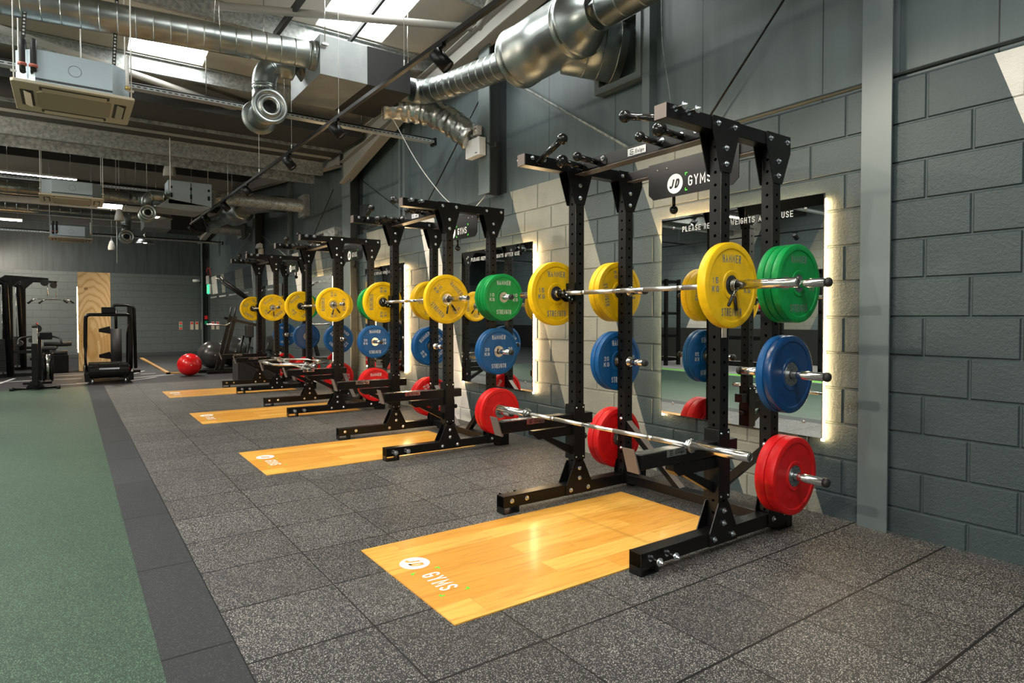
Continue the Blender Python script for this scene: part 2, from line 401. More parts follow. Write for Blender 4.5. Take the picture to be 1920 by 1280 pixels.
def put_text(mb, s, c, u, v, wid, hei, bold=.0, shear=0, arc=0):
    """text centred on c, running along u, up along v, fitted to wid x hei; bold = stroke weight as a share of the height"""
    c = Vector(c); u = Vector(u).normalized(); v = Vector(v).normalized(); t = hei*(bold or .13)
    gap = .38; tot = sum(WID.get(ch, 1) for ch in s)+gap*(len(s)-1); k = wid/tot; x = -wid/2; nn = u.cross(v)*.00003; q_ = 0
    for ch in s:
        wc = WID.get(ch, 1)*k
        for pl in GLY.get(ch, []):
            q_ += 1; lift = nn*(q_ % 4)
            P = [Vector((x+t/2+px*(wc-t) if wc > t else x+wc/2, -hei/2+t/2+py*(hei-t))) for px, py in pl]
            Q = [P[0]]
            for p in P[1:]:
                if (p-Q[-1]).length > 1e-6: Q.append(p)
            L, Rr = [], []
            for i, p in enumerate(Q):
                d0 = (p-Q[i-1]).normalized() if i else (Q[1]-p).normalized(); d1 = (Q[i+1]-p).normalized() if i < len(Q)-1 else d0
                n0 = Vector((-d0.y, d0.x)); n1 = Vector((-d1.y, d1.x)); m = (n0+n1)
                if m.length < .2: m = n1
                m.normalize(); sc = min(1/max(m.dot(n1), .35), 1.8)
                e = (-d0 if i == 0 else (d1 if i == len(Q)-1 else Vector((0, 0))))*(t*.5)
                L.append(p+m*(t/2*sc)+e*(1 if len(pl) > 2 and Q[0] != Q[-1] else 1)); Rr.append(p-m*(t/2*sc)+e)
            def W3(q):
                X = q.x+shear*q.y; Y = q.y
                if arc: a = X/arc; return c+lift-v*arc+u*(math.sin(a)*(arc+Y))+v*(math.cos(a)*(arc+Y))
                return c+lift+u*X+v*Y
            a = mb._v([W3(q) for q in L]); b_ = mb._v([W3(q) for q in Rr])
            for i in range(len(a)-1): mb.bm.faces.new([a[i], b_[i], b_[i+1], a[i+1]])
        x += wc+gap*k
def flat(mb, pts):
    mb.bm.faces.new(mb._v(pts)); return mb
def flat_disc(mb, c, u, v, r, seg=32):
    c = Vector(c); u = Vector(u); v = Vector(v)
    return flat(mb, [c+u*r*math.cos(2*PI*i/seg)+v*r*math.sin(2*PI*i/seg) for i in range(seg)])
def bracket(mb, c, u, v, L, t):   # small corner mark, legs along +u and +v from corner c
    c = Vector(c); u = Vector(u); v = Vector(v)
    flat(mb, [c, c+u*L, c+u*L+v*t, c+v*t]); flat(mb, [c+v*t, c+u*t+v*t, c+u*t+v*L, c+v*L])
def gym_logo(parent, c, u, v, n, r, mark='white_mark', dark='black', tw=2.8, th=1.02, tx_=3.08, bx=(1.28, 5.0), bh=.92):
    """round emblem with two slanted letters, then a word inside four green corner marks; r = emblem radius, c = emblem centre"""
    c = Vector(c); u = Vector(u); v = Vector(v); n = Vector(n)*.0006
    b = MB(); flat_disc(b, c+n, u, v, r); e = b.obj('emblem_disc', mark, parent)
    b = MB(); put_text(b, 'JD', c+n*2-u*(r*.04), u, v, r*1.22, r*.92, .22, .28); b.obj('emblem_letters', dark, parent)
    b = MB(); put_text(b, 'GYMS', c+n+u*(r*tx_), u, v, r*tw, r*th, .125); b.obj('lettering', mark, parent)
    b = MB(); L, t, h = r*.30, r*.11, r*bh
    for su, x in ((1, r*bx[0]), (-1, r*bx[1])):
        for sv in (1, -1):
            cc = c+n+u*x+v*(h*sv); bracket(b, cc, u*su, v*(-sv), L, t)
    b.obj('corner_marks', 'green_mark', parent)

# ------------------------------------------------------------------ setting: floor
def slab(name, mat, x0, x1, y0, y1, z1, z0=-.1):
    return struct(MB().box(x0, x1, y0, y1, z0, z1).obj(name, mat))
slab('floor', 'tile_floor', .512, W+.05, -4.6, 13.95, 0)
slab('floor', 'edge_floor', .262, .512, -4.6, 13.95, .001)
slab('floor', 'turf_floor', -4.0, .262, -4.6, 13.95, 0)
slab('floor', 'light_floor', -8.3, -4.0, -4.6, 13.95, 0)
slab('floor', 'dark_floor', -8.3, W+.05, 13.95, 24.45, 0)
struct(MB().box(-4.35, -4.1, -4.6, 13.9, 0, .003).obj('trim_1', 'line_green'))
# painted floor lines of the far training area
b = MB()
for x0, y0, x1, y1, wd in ((-1.6, 15.9, .2, 15.9, .05), (.1, 14.7, 1.9, 15.8, .05), (-.2, 14.6, .35, 14.6, .05), (1.0, 14.75, 1.5, 15.3, .06), (-1.35, 13.97, -.95, 16.7, .06),
                       (1.1, 16.3, 1.45, 17.3, .06), (1.3, 16.3, 1.6, 16.4, .06), (-.7, 16.9, .5, 16.9, .05), (-.6, 17.4, .5, 17.4, .05), (.7, 15.2, 1.75, 15.9, .04)):
    d = Vector((x1-x0, y1-y0, 0)).normalized(); nn = Vector((-d.y, d.x, 0))*wd/2
    b.prism([Vector((x0, y0, .0))+nn, Vector((x0, y0, .0))-nn, Vector((x1, y1, .0))-nn, Vector((x1, y1, .0))+nn], (0, 0, .002))
struct(b.obj('trim_2', 'line_white'))

# ------------------------------------------------------------------ setting: walls
def wallbox(name, mat, *a): return struct(MB().box(*a).obj(name, mat))
b = MB(); b.box(W+.009, W+.22, -4.6, 24.45, -.05, 2.655)
zr = [-.0738]+[.1512+.225*i for i in range(12)]          # every block is a raised pad with chamfered edges, 450 x 225 coursing
for r_, (z0, z1) in enumerate(zip(zr, zr[1:])):
    even = (r_+1) % 2 == 0
    y = 1.5493-.45*15+(0 if even else .225)
    while y < 24.4:
        ya, yb, za, zb = max(y+.0035, -4.6), min(y+.4465, 24.4), z0+.0035, min(z1-.0035, 2.655); c = .007
        if r_ == len(zr)-2: zb = 2.655
        if yb > ya+.03:
            o4 = b._v([(W+.0095, ya, za), (W+.0095, yb, za), (W+.0095, yb, zb), (W+.0095, ya, zb)]); ct = 0 if r_ == len(zr)-2 else c
            i4 = b._v([(W, ya+c, za+c), (W, yb-c, za+c), (W, yb-c, zb-ct), (W, ya+c, zb-ct)]); b.bm.faces.new(i4)
            for q in range(4): b.bm.faces.new([o4[q], o4[(q+1) % 4], i4[(q+1) % 4], i4[q]])
        y += .45
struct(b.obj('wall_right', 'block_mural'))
def roofz(y):   # underside of the roof sheets: two pitched bays with the valley at 10.3
    if y < 3.15: return 4.975-.1*(3.15-y)
    if y < 10.3: return 4.26+.1*(10.3-y)
    if y < 17.4: return 4.26+.1*(y-10.3)
    return 4.97-.1*(y-17.4)
ys = [-4.6, 3.15, 10.3, 17.4, 24.45]
b = MB(); pts = [(W+.06, ys[0], 2.64)]+[(W+.06, y, roofz(y)+.02) for y in ys]+[(W+.06, ys[-1], 2.64)]
b.prism(pts, (.12, 0, 0)); struct(b.obj('wall_right_cladding', 'clad'))
wallbox('wall_back', 'block_dark', -8.5, W+.2, 24.4, 24.6, -.05, 2.74)
wallbox('wall_back_cladding', 'clad_back', -8.5, W+.2, 24.47, 24.62, 2.70, roofz(24.4)+.05)
wallbox('wall_left', 'block_left', -8.5, -8.3, -4.6, 24.45, -.05, 5.1)
wallbox('wall_front', 'block_left', -8.5, W+.2, -4.8, -4.6, -.05, 5.0)
wallbox('baseboard_left', 'rubber', -8.3, -8.26, -4.6, 24.4, 0, .95)
wallbox('baseboard_back', 'column_dark', -8.3, W, 24.36, 24.4, 0, .10)

# columns standing against the right wall (H sections)
def column(y0, y1, top, dark=False, x0=3.80, label='', z0=0):
    m = 'column_dark' if dark else 'column_paint'  # dark: recess shade is put into the web and rear flange colour
    t = thing('steel_column', label, 'column', (x0, (y0+y1)/2, 0)); o = (x0, (y0+y1)/2, 0)
    MB(o).box(x0, x0+.014, y0, y1, z0, top).obj('flange', 'column_paint', t)
    MB(o).box(x0+.014, W+.045, (y0+y1)/2-.006, (y0+y1)/2+.006, 2.66, top).box(x0+.014, W-.001, (y0+y1)/2-.006, (y0+y1)/2+.006, min(z0, 2.655), 2.66).obj('web', m, t)
    MB(o).box(W+.045, W+.059, y0, y1, 2.66, top).obj('flange', m, t)
    return t
column(1.715, 1.885, 4.78, x0=W-.045, label='wide slate painted steel column beside the nearest mirror')
column(5.80, 6.02, 4.33, True, label='steel column with shade-toned web carrying the emergency light', z0=2.656)
column(10.0, 10.35, 3.86, True, label='steel column where the two roof slopes meet, beside the grey junction box')
column(16.45, 16.7, 4.3, True, label='steel column with shade-toned web behind the farthest rack with a small lamp on it')
column(24.05, 24.3, 4.0, True, label='steel column with shade-toned web in the far corner beside the exit sign')

# mortar-free coping pipe on the block wall
t = tag(MB((W, 0, 2.69)).tube([(W-.005, -4.4, 2.69), (W-.005, 3.95, 2.69)], .021, 12).obj('conduit', 'pipe_grey', loc=(W, 0, 2.69)), 'grey conduit pipe running along the top of the block wall', 'pipe')

# ------------------------------------------------------------------ roof
SKY = []   # rooflights: x0, x1, y0, y1
for x, y in ((2.31, 5.72), (2.31, 3.95), (-1.95, 7.28), (-1.95, 5.72), (-3.8, 7.28), (-3.8, 5.72), (-5.6, 7.28), (-5.6, 5.72), (-1.95, 3.95), (-3.8, 3.95), (-5.6, 3.95)): SKY.append((x, x+.80, y, y+1.38))
SKY.append((.60, 1.40, 7.78, 8.68))
for x in (-1.1, -3.6, -6.2, 1.1): SKY.append((x, x+.8, -1.4, 1.2))  # unseen rooflights around the camera, added as fill light
for x in (.72, -4.2, -6.4): SKY.append((x, x+.6, 20.9, 22.1))
for x in (-2.8, -5.0): SKY.append((x, x+.8, 13.9, 15.1)); SKY.append((x, x+.8, 18.1, 19.3))
# roof sheets with real openings for the rooflights
xs = sorted({-8.4, W+.1, *[v for q in SKY for v in q[:2]]}); yy = sorted({*ys, *[v for q in SKY for v in q[2:]]})
b = MB()
for i in range(len(xs)-1):
    for j in range(len(yy)-1):
        cx, cy = (xs[i]+xs[i+1])/2, (yy[j]+yy[j+1])/2
        if any(q[0] < cx < q[1] and q[2] < cy < q[3] for q in SKY): continue
        v = b._v([(xs[i], yy[j], roofz(yy[j])), (xs[i+1], yy[j], roofz(yy[j])), (xs[i+1], yy[j+1], roofz(yy[j+1])), (xs[i], yy[j+1], roofz(yy[j+1]))]); b.bm.faces.new(v)
bmesh.ops.remove_doubles(b.bm, verts=b.bm.verts, dist=.0005)
r = b.obj('ceiling', 'roof_skin'); sol = r.modifiers.new('sol', 'SOLIDIFY'); sol.thickness = .05; sol.offset = 1; struct(r)
for i, (x0, x1, y0, y1) in enumerate(SKY):
    b = MB(); v = b._v([(x0, y0, roofz(y0)+.02), (x1, y0, roofz(y0)+.02), (x1, y1, roofz(y1)+.02), (x0, y1, roofz(y1)+.02)]); b.bm.faces.new(v)
    struct(b.obj('window_%d' % (i+1), 'rooflight'))
# purlins
def purlin(y, h=.17, mat='galv', label='galvanised steel purlin under the pale roof sheets', dz=0):
    z = roofz(y)-.004+dz; o = (0, y, z); b = MB(o)
    b.box(-8.3, W+.04, y-.003, y+.003, z-h, z); b.box(-8.3, W+.04, y-.06, y, z-.006, z); b.box(-8.3, W+.04, y, y+.06, z-h, z-h+.005); b.box(-8.3, W+.04, y+.055, y+.06, z-h, z-h+.02)
    tag(b.obj('roof_purlin', mat, loc=o), label, 'roof beam', 'roof purlins')
for y in (-3.2, -1.7, -.2, 1.3, 2.7, 4.0, 5.6, 7.19, 8.76): purlin(y)
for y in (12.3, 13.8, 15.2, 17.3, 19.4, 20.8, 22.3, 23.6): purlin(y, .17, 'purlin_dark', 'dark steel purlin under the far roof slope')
# dark box standing in for shade in the roof valley, and the edge beam
tag(MB((0, 9.9, 4.0)).box(-8.3, W-.3, 9.15, 10.95, 4.0, 4.14).obj('valley_shade_box', 'purlin_dark', loc=(0, 9.9, 4.0)), 'wide dark box standing in for the shade between the two roof slopes', 'shade box')
b = MB((0, 11, 3.78)); b.box(-8.3, W-.28, 10.99, 11.0, 3.79, 4.0).box(-8.3, W-.28, 10.93, 11.0, 3.99, 4.0).box(-8.3, W-.28, 11.0, 11.07, 3.79, 3.80)
tag(b.obj('edge_beam', 'galv', loc=(0, 11, 3.78)), 'speckled galvanised beam with a rusty upper edge behind the dark valley box', 'roof beam')
b = MB((0, 9.0, 3.9)); b.box(-8.3, W-.3, 11.4, 11.41, 3.70, 3.86)
tag(b.obj('edge_beam', 'galv_old', loc=(0, 9, 3.9)), 'narrow dull steel beam just beyond the speckled one', 'roof beam')
b = MB((0, 10, 3.97)); b.box(-8.3, W-.3, 9.98, 10.0, 3.955, 3.998); tag(b.obj('valley_strap', 'galv_old', loc=(0, 10, 3.97)), 'dull metal strip under the middle of the dark valley box', 'roof beam')
b = MB((0, 10.5, 3.97)); b.box(-8.3, W-.3, 10.5, 10.53, 3.965, 3.998); tag(b.obj('valley_strap', 'rafter', loc=(0, 10.5, 3.97)), 'thin cream strip under the far side of the dark valley box', 'roof beam')
# rafters along the gable
def rafter(x, label, main=True):
    t = thing('roof_rafter', label, 'roof beam', (x, 10.3, 3.85))
    o = (x, 10.3, 3.85)
    def seg(ya, yb, ztop):
        pts = lambda dx, z0, z1: [(x+dx, ya, ztop(ya)+z0), (x+dx, yb, ztop(yb)+z0), (x+dx, yb, ztop(yb)+z1), (x+dx, ya, ztop(ya)+z1)]
        b = MB(o); b.prism(pts(-.008, -.22, 0), (.016, 0, 0)); b.obj('web', 'rafter', t)
        for z0, z1 in ((-.012, 0), (-.232, -.22)):
            MB(o).prism(pts(-.08, z0, z1), (.16, 0, 0)).obj('flange', 'rafter', t)
    seg(3.2, 10.2, lambda y: roofz(y)-.19); seg(-4.5, 3.1, lambda y: roofz(y)-.19)
    seg(10.4, 17.4, lambda y: roofz(y)-.19); seg(17.4, 24.3, lambda y: roofz(y)-.19)
    # haunch
    b = MB(o); b.prism([(x-.008, 10.2, 3.52), (x-.008, 7.9, 4.06), (x-.008, 10.2, 3.90)], (.016, 0, 0)); b.obj('haunch_web', 'rafter', t)
    b = MB(o); b.prism([(x-.08, 10.2, 3.52), (x-.08, 7.9, 4.06), (x-.08, 7.9, 4.05), (x-.08, 10.2, 3.505)], (.16, 0, 0)); b.obj('haunch_flange', 'rafter', t)
    return t
rafter(3.78, 'cream painted rafter following the right wall under the roof')
rafter(-2.5, 'cream painted rafter high over the green turf')
# tubular roof braces
def brace(p, q, r, label):
    t = tag(MB(p).cyl(p, q, r, 14).obj('roof_brace', 'rafter', loc=p), label, 'roof brace'); return t
brace((-.9, 8.1, 4.22), (3.62, 9.85, 4.06), .04, 'round cream brace tube sloping down to the valley column')
brace((1.18, 6.75, 4.33), (3.55, 5.75, 4.37), .04, 'round cream brace tube passing under the larger rooflight')
brace((2.9, 3.4, 4.72), (3.62, 5.72, 4.38), .04, 'round cream brace tube close to the black spotlight track')
# flat dark sag bars
b = MB((1.9, 6.5, 4.3)); b.box(1.86, 1.90, 5.7, 7.15, 4.33, 4.40); tag(b.obj('sag_bar', 'purlin_dark', loc=(1.9, 6.5, 4.3)), 'dark flat bar between two purlins behind the spiral duct', 'roof bar')
b = MB((2.72, 6, 4.5)); b.prism([(2.70, 5.7, 4.62), (2.73, 5.7, 4.62), (2.73, 7.15, 4.47), (2.70, 7.15, 4.47)], (0, 0, .05)); tag(b.obj('sag_bar', 'purlin_dark', loc=(2.72, 6, 4.5)), 'dark bar crossing the larger rooflight', 'roof bar')
# tension rods on the cladding
def rod(p, q, label, r=.007, mat='black'):
    return tag(MB(p).cyl(p, q, r, 8).obj('tension_rod', mat, loc=p), label, 'rod')
rod((3.95, 5.75, 3.95), (3.95, 3.75, 2.68), 'grey bracing rod crossing the wall under the fat round duct', .012, 'galv_old')
rod((3.95, 3.12, 2.66), (3.95, 1.95, 3.9), 'thin black bracing rod over the nearest rack', .008)
rod((3.95, 6.2, 3.85), (3.95, 7.75, 2.66), 'thin black bracing rod behind the foil duct', .008)
rod((3.95, 11.2, 3.6), (3.95, 12.7, 2.66), 'thin black bracing rod above the third rack', .008)
rod((3.95, 10.0, 3.6), (3.95, 8.0, 2.66), 'dark bracing rod leaning the other way behind the second rack', .006)
rod((3.95, 16.3, 3.3), (3.95, 14.3, 2.66), 'thin pale bracing rod above the far mirrors', .008, 'galv')
rod((3.95, 17.6, 3.5), (3.95, 21.0, 2.68), 'pale bracing rod nearest the far corner', .008, 'galv')
for y in (8.2, 8.42): 
    pass
b = MB((W, 8.3, 2.66)); b.box(W-.03, W+.06, 8.22, 8.30, 2.66, 4.2).box(W-.03, W+.06, 8.38, 8.43, 2.66, 4.2)
tag(b.obj('rail_post', 'column_paint', loc=(W, 8.3, 2.66)), 'slim slate post on the wall between second and third racks', 'post')
b = MB((W, 14, 2.66)); b.box(W-.03, W+.06, 14.0, 14.12, 2.66, 4.3)
tag(b.obj('rail_post', 'column_paint', loc=(W, 14, 2.66)), 'slim slate post on the wall above the fourth rack', 'post')
b = MB((W, 3.6, 2.66)); b.box(W-.03, W+.06, 3.60, 3.68, 2.66, 4.8)
tag(b.obj('rail_post', 'column_paint', loc=(W, 3.6, 2.66)), 'slim slate post on the wall beside the duct outlet', 'post')

# ------------------------------------------------------------------ bolts (shared shape, head towards -Y)
b = MB(); b.rev((0, 0, 0), (0, -1, 0), [(0, .0155), (.003, .0155)], 16, False); b.rev((0, -.003, 0), (0, -1, 0), [(0, .0105), (.008, .0105), (.010, .008)], 6, False)
b.rev((0, -.012, 0), (0, -1, 0), [(0, .0055), (.006, .005)], 8, False)
BOLT = b.mesh('bolt', 'zinc')
def bolt(parent, p, face=-1, s=1):
    o = shape('bolt', BOLT, parent, p, {-1: (0, 0, 0), 1: (0, 0, PI), 'x': (0, 0, -PI/2)}[face]); 
    if s != 1: o.scale = (s, s, s)
    return o
b = MB(); b.rev((0, 0, 0), (0, -1, 0), [(0, .016), (.004, .016)], 16, False); b.cyl((0, 0, 0), (0, -.062, 0), .0075, 12)
PEG_ROD = b.mesh('band_peg', 'black')
b = MB(); b.rev((0, -.060, 0), (0, -1, 0), [(0, .021), (.004, .021), (.004, .016), (.007, .016), (.007, .011), (.015, .0105), (.015, .006), (.023, .0055)], 18, False)
PEG_END = b.mesh('band_peg_end', 'zinc')
b = MB(); b.rev((0, 0, 0), (0, -1, 0), [(0, .0165), (.0045, .0165)], 16, False); PEG_BASE = b.mesh('band_peg_base', 'zinc')
def band_peg(parent, p, face=-1):
    o = shape('band_peg', PEG_ROD, parent, p, (0, 0, 0) if face == -1 else (0, 0, PI)); shape('end_nut', PEG_END, o); shape('washer', PEG_BASE, o)

# ------------------------------------------------------------------ power rack
def maker_plate(parent, c, u, v, n, wid, hei):
    c = Vector(c); u = Vector(u); v = Vector(v); n = Vector(n)
    b = MB(); b.prism([c-u*wid/2-v*hei/2, c+u*wid/2-v*hei/2, c+u*wid/2+v*hei/2, c-u*wid/2+v*hei/2], n*.002); p = b.obj('maker_plate', 'steel', parent)
    cc = c+n*.0026; b = MB()
    q = cc-u*wid*.27; s = hei*.30; t = s*.34
    for k in (-1, 0, 1): flat(b, [q+u*(-s*(.9 if k else .6))+v*(k*s-t/2), q+u*s*1.0+v*(k*s-t/2), q+u*s*1.0+v*(k*s+t/2), q+u*(-s*(.9 if k else .6))+v*(k*s+t/2)])
    flat(b, [q-u*s+v*(s*.2), q-u*s*.65+v*(s*.2), q-u*s*.65+v*(s*1.17), q-u*s+v*(s*1.17)])
    flat(b, [q-u*s-v*(s*1.17), q-u*s*.65-v*(s*1.17), q-u*s*.65-v*(s*.2), q-u*s-v*(s*.2)])
    put_text(b, 'Exigo', cc+u*wid*.17, u, v, wid*.46, hei*.46, .14); b.obj('lettering', 'black', p)
def make_rack():
    O = Vector((2.27, 2.11, 0)); t = thing('power_rack', '', 'power rack', O)
    Yn, Yf = 2.11, 3.296                     # near faces of the two side frames, 0.08 deep
    for side, y in ((0, Yn), (1, Yf)):
        y2 = y+.08; out = -1 if side == 0 else 1; outer = y if side == 0 else y2
        MB(O).box(2.27, 3.575, y, y2, .04, .116).obj('base_beam', 'black', t, bevel=.004)
        # front foot: end plate to the floor with a small bracket, rear foot block
        b = MB(O); b.box(2.27, 2.276, y, y2, .001, .116).box(2.276, 2.395, y, y2, .001, .006).box(2.375, 2.395, y, y2, .006, .04)
        b.obj('foot', 'black', t); 
        b = MB(O); b.box(3.46, 3.59, y+.002, y2-.002, .0, .036); b.prism([(3.53, y-.004, .0), (3.592, y-.004, .0), (3.592, y-.004, .12), (3.53, y-.004, .12)], (0, .088, 0)); b.obj('foot', 'black', t, bevel=.003)
        MB(O).box(2.44, 3.53, y, y2, 2.272, 2.347).obj('top_beam', 'black', t, bevel=.004)
        MB(O).box(2.436, 2.4402, y+.001, y2-.001, 2.273, 2.346).obj('end_cap', 'cap_steel', t)
        for xc in (2.919, 3.405):
            c = Vector((xc, (y+y2)/2, .118))
            MB(c).box(xc-.0385, xc+.0385, y+.001, y2-.001, .118, 2.27).obj('upright', 'upright', t, loc=c-O, bevel=.004)
        # gusset plates on both faces
        for fy, n in ((y-.006, -1), (y2, 1)):
            def gus(pts, bolts):
                b = MB(O); b.prism([(px, fy, pz) for px, pz in pts], (0, .006, 0)); g = b.obj('gusset', 'black', t)
                for bx, bz in bolts: bolt(g, Vector((bx, fy if n < 0 else fy+.006, bz))-O, n)
            gus([(2.79, .040), (3.035, .040), (3.035, .10), (2.955, .262), (2.868, .262), (2.79, .10)], [(2.832, .075), (2.992, .075), (2.912, .150), (2.912, .218)])
            gus([(2.795, 2.349), (3.03, 2.349), (3.03, 2.29), (2.955, 2.06), (2.868, 2.06), (2.795, 2.28)], [(2.84, 2.312), (2.985, 2.312), (2.912, 2.19), (2.912, 2.105)])
            gus([(3.29, 2.349), (3.532, 2.349), (3.532, 2.25), (3.448, 2.06), (3.36, 2.06), (3.29, 2.28)], [(3.325, 2.312), (3.495, 2.312), (3.405, 2.19), (3.405, 2.105)])
            gus([(3.34, .040), (3.578, .040), (3.578, .112), (3.45, .21), (3.362, .21), (3.34, .14)], [(3.385, .085), (3.505, .10)])
        # band pegs outwards and bolts inwards
        for px, pz in ((2.335, .082), (2.455, .082), (2.50, 2.325), (2.60, 2.325)):
            band_peg(t, Vector((px, outer, pz))-O, out)
            bolt(t, Vector((px, y2 if side == 0 else y, pz))-O, -out)
    # cross members at the back
    MB(O).box(3.37, 3.45, Yn+.08, Yf, .045, .11).obj('cross_member', 'black', t, bevel=.004)
    MB(O).box(3.37, 3.45, Yn+.08, Yf, 2.275, 2.34).obj('cross_member', 'black', t, bevel=.004)
    MB(O).box(3.372, 3.448, Yn+.085, Yf-.005, 2.272, 2.2748).obj('cross_member_underside', 'cap_steel', t)
    # diagonal braces from the rear uprights to the lower cross member
    for y0, y1 in ((Yn+.08, 2.58), (Yf, 2.82)):
        s = 1 if y1 > y0 else -1
        MB(O).prism([(3.385, y0, .50), (3.385, y0, .44), (3.385, y1-s*.04, .11), (3.385, y1+s*.02, .11)], (.05, 0, 0)).obj('diagonal_brace', 'black', t)
        MB(O).prism([(3.384, y0, .502), (3.384, y0+s*.001, .497), (3.384, y1+s*.018, .111), (3.384, y1+s*.024, .111)], (.052, 0, 0)).obj('brace_edge', 'cap_steel' if s < 0 else 'black', t)
        for z in (.52, .30): bolt(t, Vector((3.365, y0-s*.04, z))-O, 'x', .9)
    # sign board below the rear cross member
    ys0, ys1 = 2.337, 3.068
    b = MB(O); b.prism([(3.360, ys0, 2.345), (3.360, ys1, 2.345), (3.360, ys1, 2.135), (3.360, ys1-.045, 2.095), (3.360, ys0+.045, 2.095), (3.360, ys0, 2.135)], (.005, 0, 0))
    sb = b.obj('sign_board', 'black', t)
    gym_logo(sb, Vector((3.3595, 2.832, 2.180))-O, (0, -1, 0), (0, 0, 1), (-1, 0, 0), .066)
    for y in (2.985, 2.90, 2.50, 2.42): shape('rivet', RIVET, sb, Vector((3.359, y, 2.295))-O)
    # pull-up station: angle bar between the front uprights with ball grips
    b = MB(O); b.box(2.862, 2.870, Yn+.08, Yf, 2.262, 2.338).box(2.862, 2.95, Yn+.08, Yf, 2.262, 2.268); b.obj('pull_up_bar', 'black', t)
    MB(O).box(2.862, 2.95, Yn+.085, Yf-.005, 2.2595, 2.2618).obj('bar_underside', 'cap_steel', t)
    for yc in (3.125, 2.385):
        b = MB(O); s = 1 if yc > 2.7 else -1
        b.prism([(2.858, yc-.15, 2.272), (2.858, yc+.17*(1 if s > 0 else .9), 2.272), (2.858, yc+.17*(1 if s > 0 else .9), 2.30), (2.858, yc+.12, 2.338), (2.858, yc-.12, 2.338), (2.858, yc-.15, 2.31)], (.005, 0, 0)); g = b.obj('grip_bracket', 'black', t)
        for dy in (-.12, -.02, .12): bolt(g, Vector((2.858, yc+dy, 2.315))-O, 'x')
    for yc, r, L in ((3.20, .042, .16), (3.055, .030, .16), (2.515, .030, .16), (2.355, .042, .17)):
        b = MB(O); b.cyl((2.858, yc, 2.298), (2.858-L, yc, 2.305), .0185, 16); b.ball((2.858-L-r*.6, yc, 2.308), r, 24); b.rev((2.858, yc, 2.298), (-1, 0, 0), [(0, .02), (.008, .02)], 14)
        b.obj('ball_grip', 'gloss_black', t)
    for y0, s in ((Yn+.08, 1), (Yf, -1)):
        b = MB(O); p = Vector((2.55, y0, 2.305)); q = p+Vector((-.03, s*.27, .075)); b.cyl(p, q, .0195, 18); b.ball(q+(q-p).normalized()*.015, .035, 24); b.rev(p, q-p, [(0, .024), (.01, .022)], 16)
        b.obj('angled_grip', 'gloss_black', t)
    maker_plate(t, Vector((2.861, 2.710, 2.300))-O, (0, -1, 0), (0, 0, 1), (-1, 0, 0), .15, .046)
    # spotter arms on the front uprights
    for side, y in ((0, Yn), (1, Yf)):
        y2 = y+.08
        a = MB(O).box(2.265, 2.868, y+.004, y2-.004, .525, .600).box(2.955, 3.045, y+.004, y2-.004, .525, .600).obj('spotter_arm', 'black', t, bevel=.003)
        MB(O).box(2.29, 2.79, y+.008, y2-.008, .600, .604).obj('wear_strip', 'steel', a)
        MB(O).prism([(2.262, y, .515), (2.222, y, .635), (2.216, y, .635), (2.254, y, .51)], (0, .08, 0)).obj('end_stop', 'cap_steel', a)
        b = MB(O); b.prism([(2.52, y+.012, .515), (2.87, y+.012, .515), (2.87, y+.012, .455), (2.56, y+.012, .455), (2.52, y+.012, .485)], (0, .056, 0))
        b.prism([(2.60, y+.02, .457), (2.67, y+.02, .457), (2.872, y+.02, .37), (2.872, y+.02, .31)], (0, .04, 0)); b.obj('arm_support', 'black', a)
        b = MB(O); b.box(2.866, 2.957, y-.010, y-.006, .28, .665).box(2.866, 2.957, y2+.006, y2+.010, .28, .665).box(2.862, 2.866, y-.010, y2+.010, .28, .665).box(2.957, 2.961, y-.010, y2+.010, .28, .50)
        c = b.obj('carriage', 'black', a, bevel=.002)
        for z in (.645, .30):
            for x in (2.88, 2.943): 
                o = bolt(c, Vector((x, y-.010, z))-O, -1, .45)
        b = MB(O); b.cyl((2.961, y+.04, .43), (2.99, y+.04, .43), .010, 12); b.rev((2.985, y+.04, .43), (1, 0, 0), [(0, .012), (.008, .020), (.022, .020), (.028, .012)], 16); b.obj('pull_pin', 'gloss_black', a)
        maker_plate(a, Vector((2.53, y+.0035, .585))-O, (1, 0, 0), (0, 0, 1), (0, -1, 0), .15, .036)
    # J cups holding the bar
    for side, y in ((0, Yn), (1, Yf)):
        y2 = y+.08
        b = MB(O); b.box(2.864, 2.872, y-.008, y2+.008, 1.385, 1.515).box(2.864, 2.93, y-.008, y-.004, 1.40, 1.50).box(2.864, 2.93, y2+.004, y2+.008, 1.40, 1.50)
        for yy_ in (y+.006, y2-.014): b.prism([(2.866, yy_, 1.475), (2.866, yy_, 1.39), (2.84, yy_, 1.385), (2.79, yy_, 1.415), (2.772, yy_, 1.462), (2.784, yy_, 1.470), (2.812, yy_, 1.428), (2.85, yy_, 1.428)], (0, .008, 0))
        b.box(2.80, 2.866, y+.01, y2-.01, 1.415, 1.428); j = b.obj('bar_hook', 'black', t)
        for dx, dz in ((2.80, 1.43), (2.825, 1.412), (2.85, 1.40)): bolt(j, Vector((dx, y+.006, dz))-O, -1, .5)
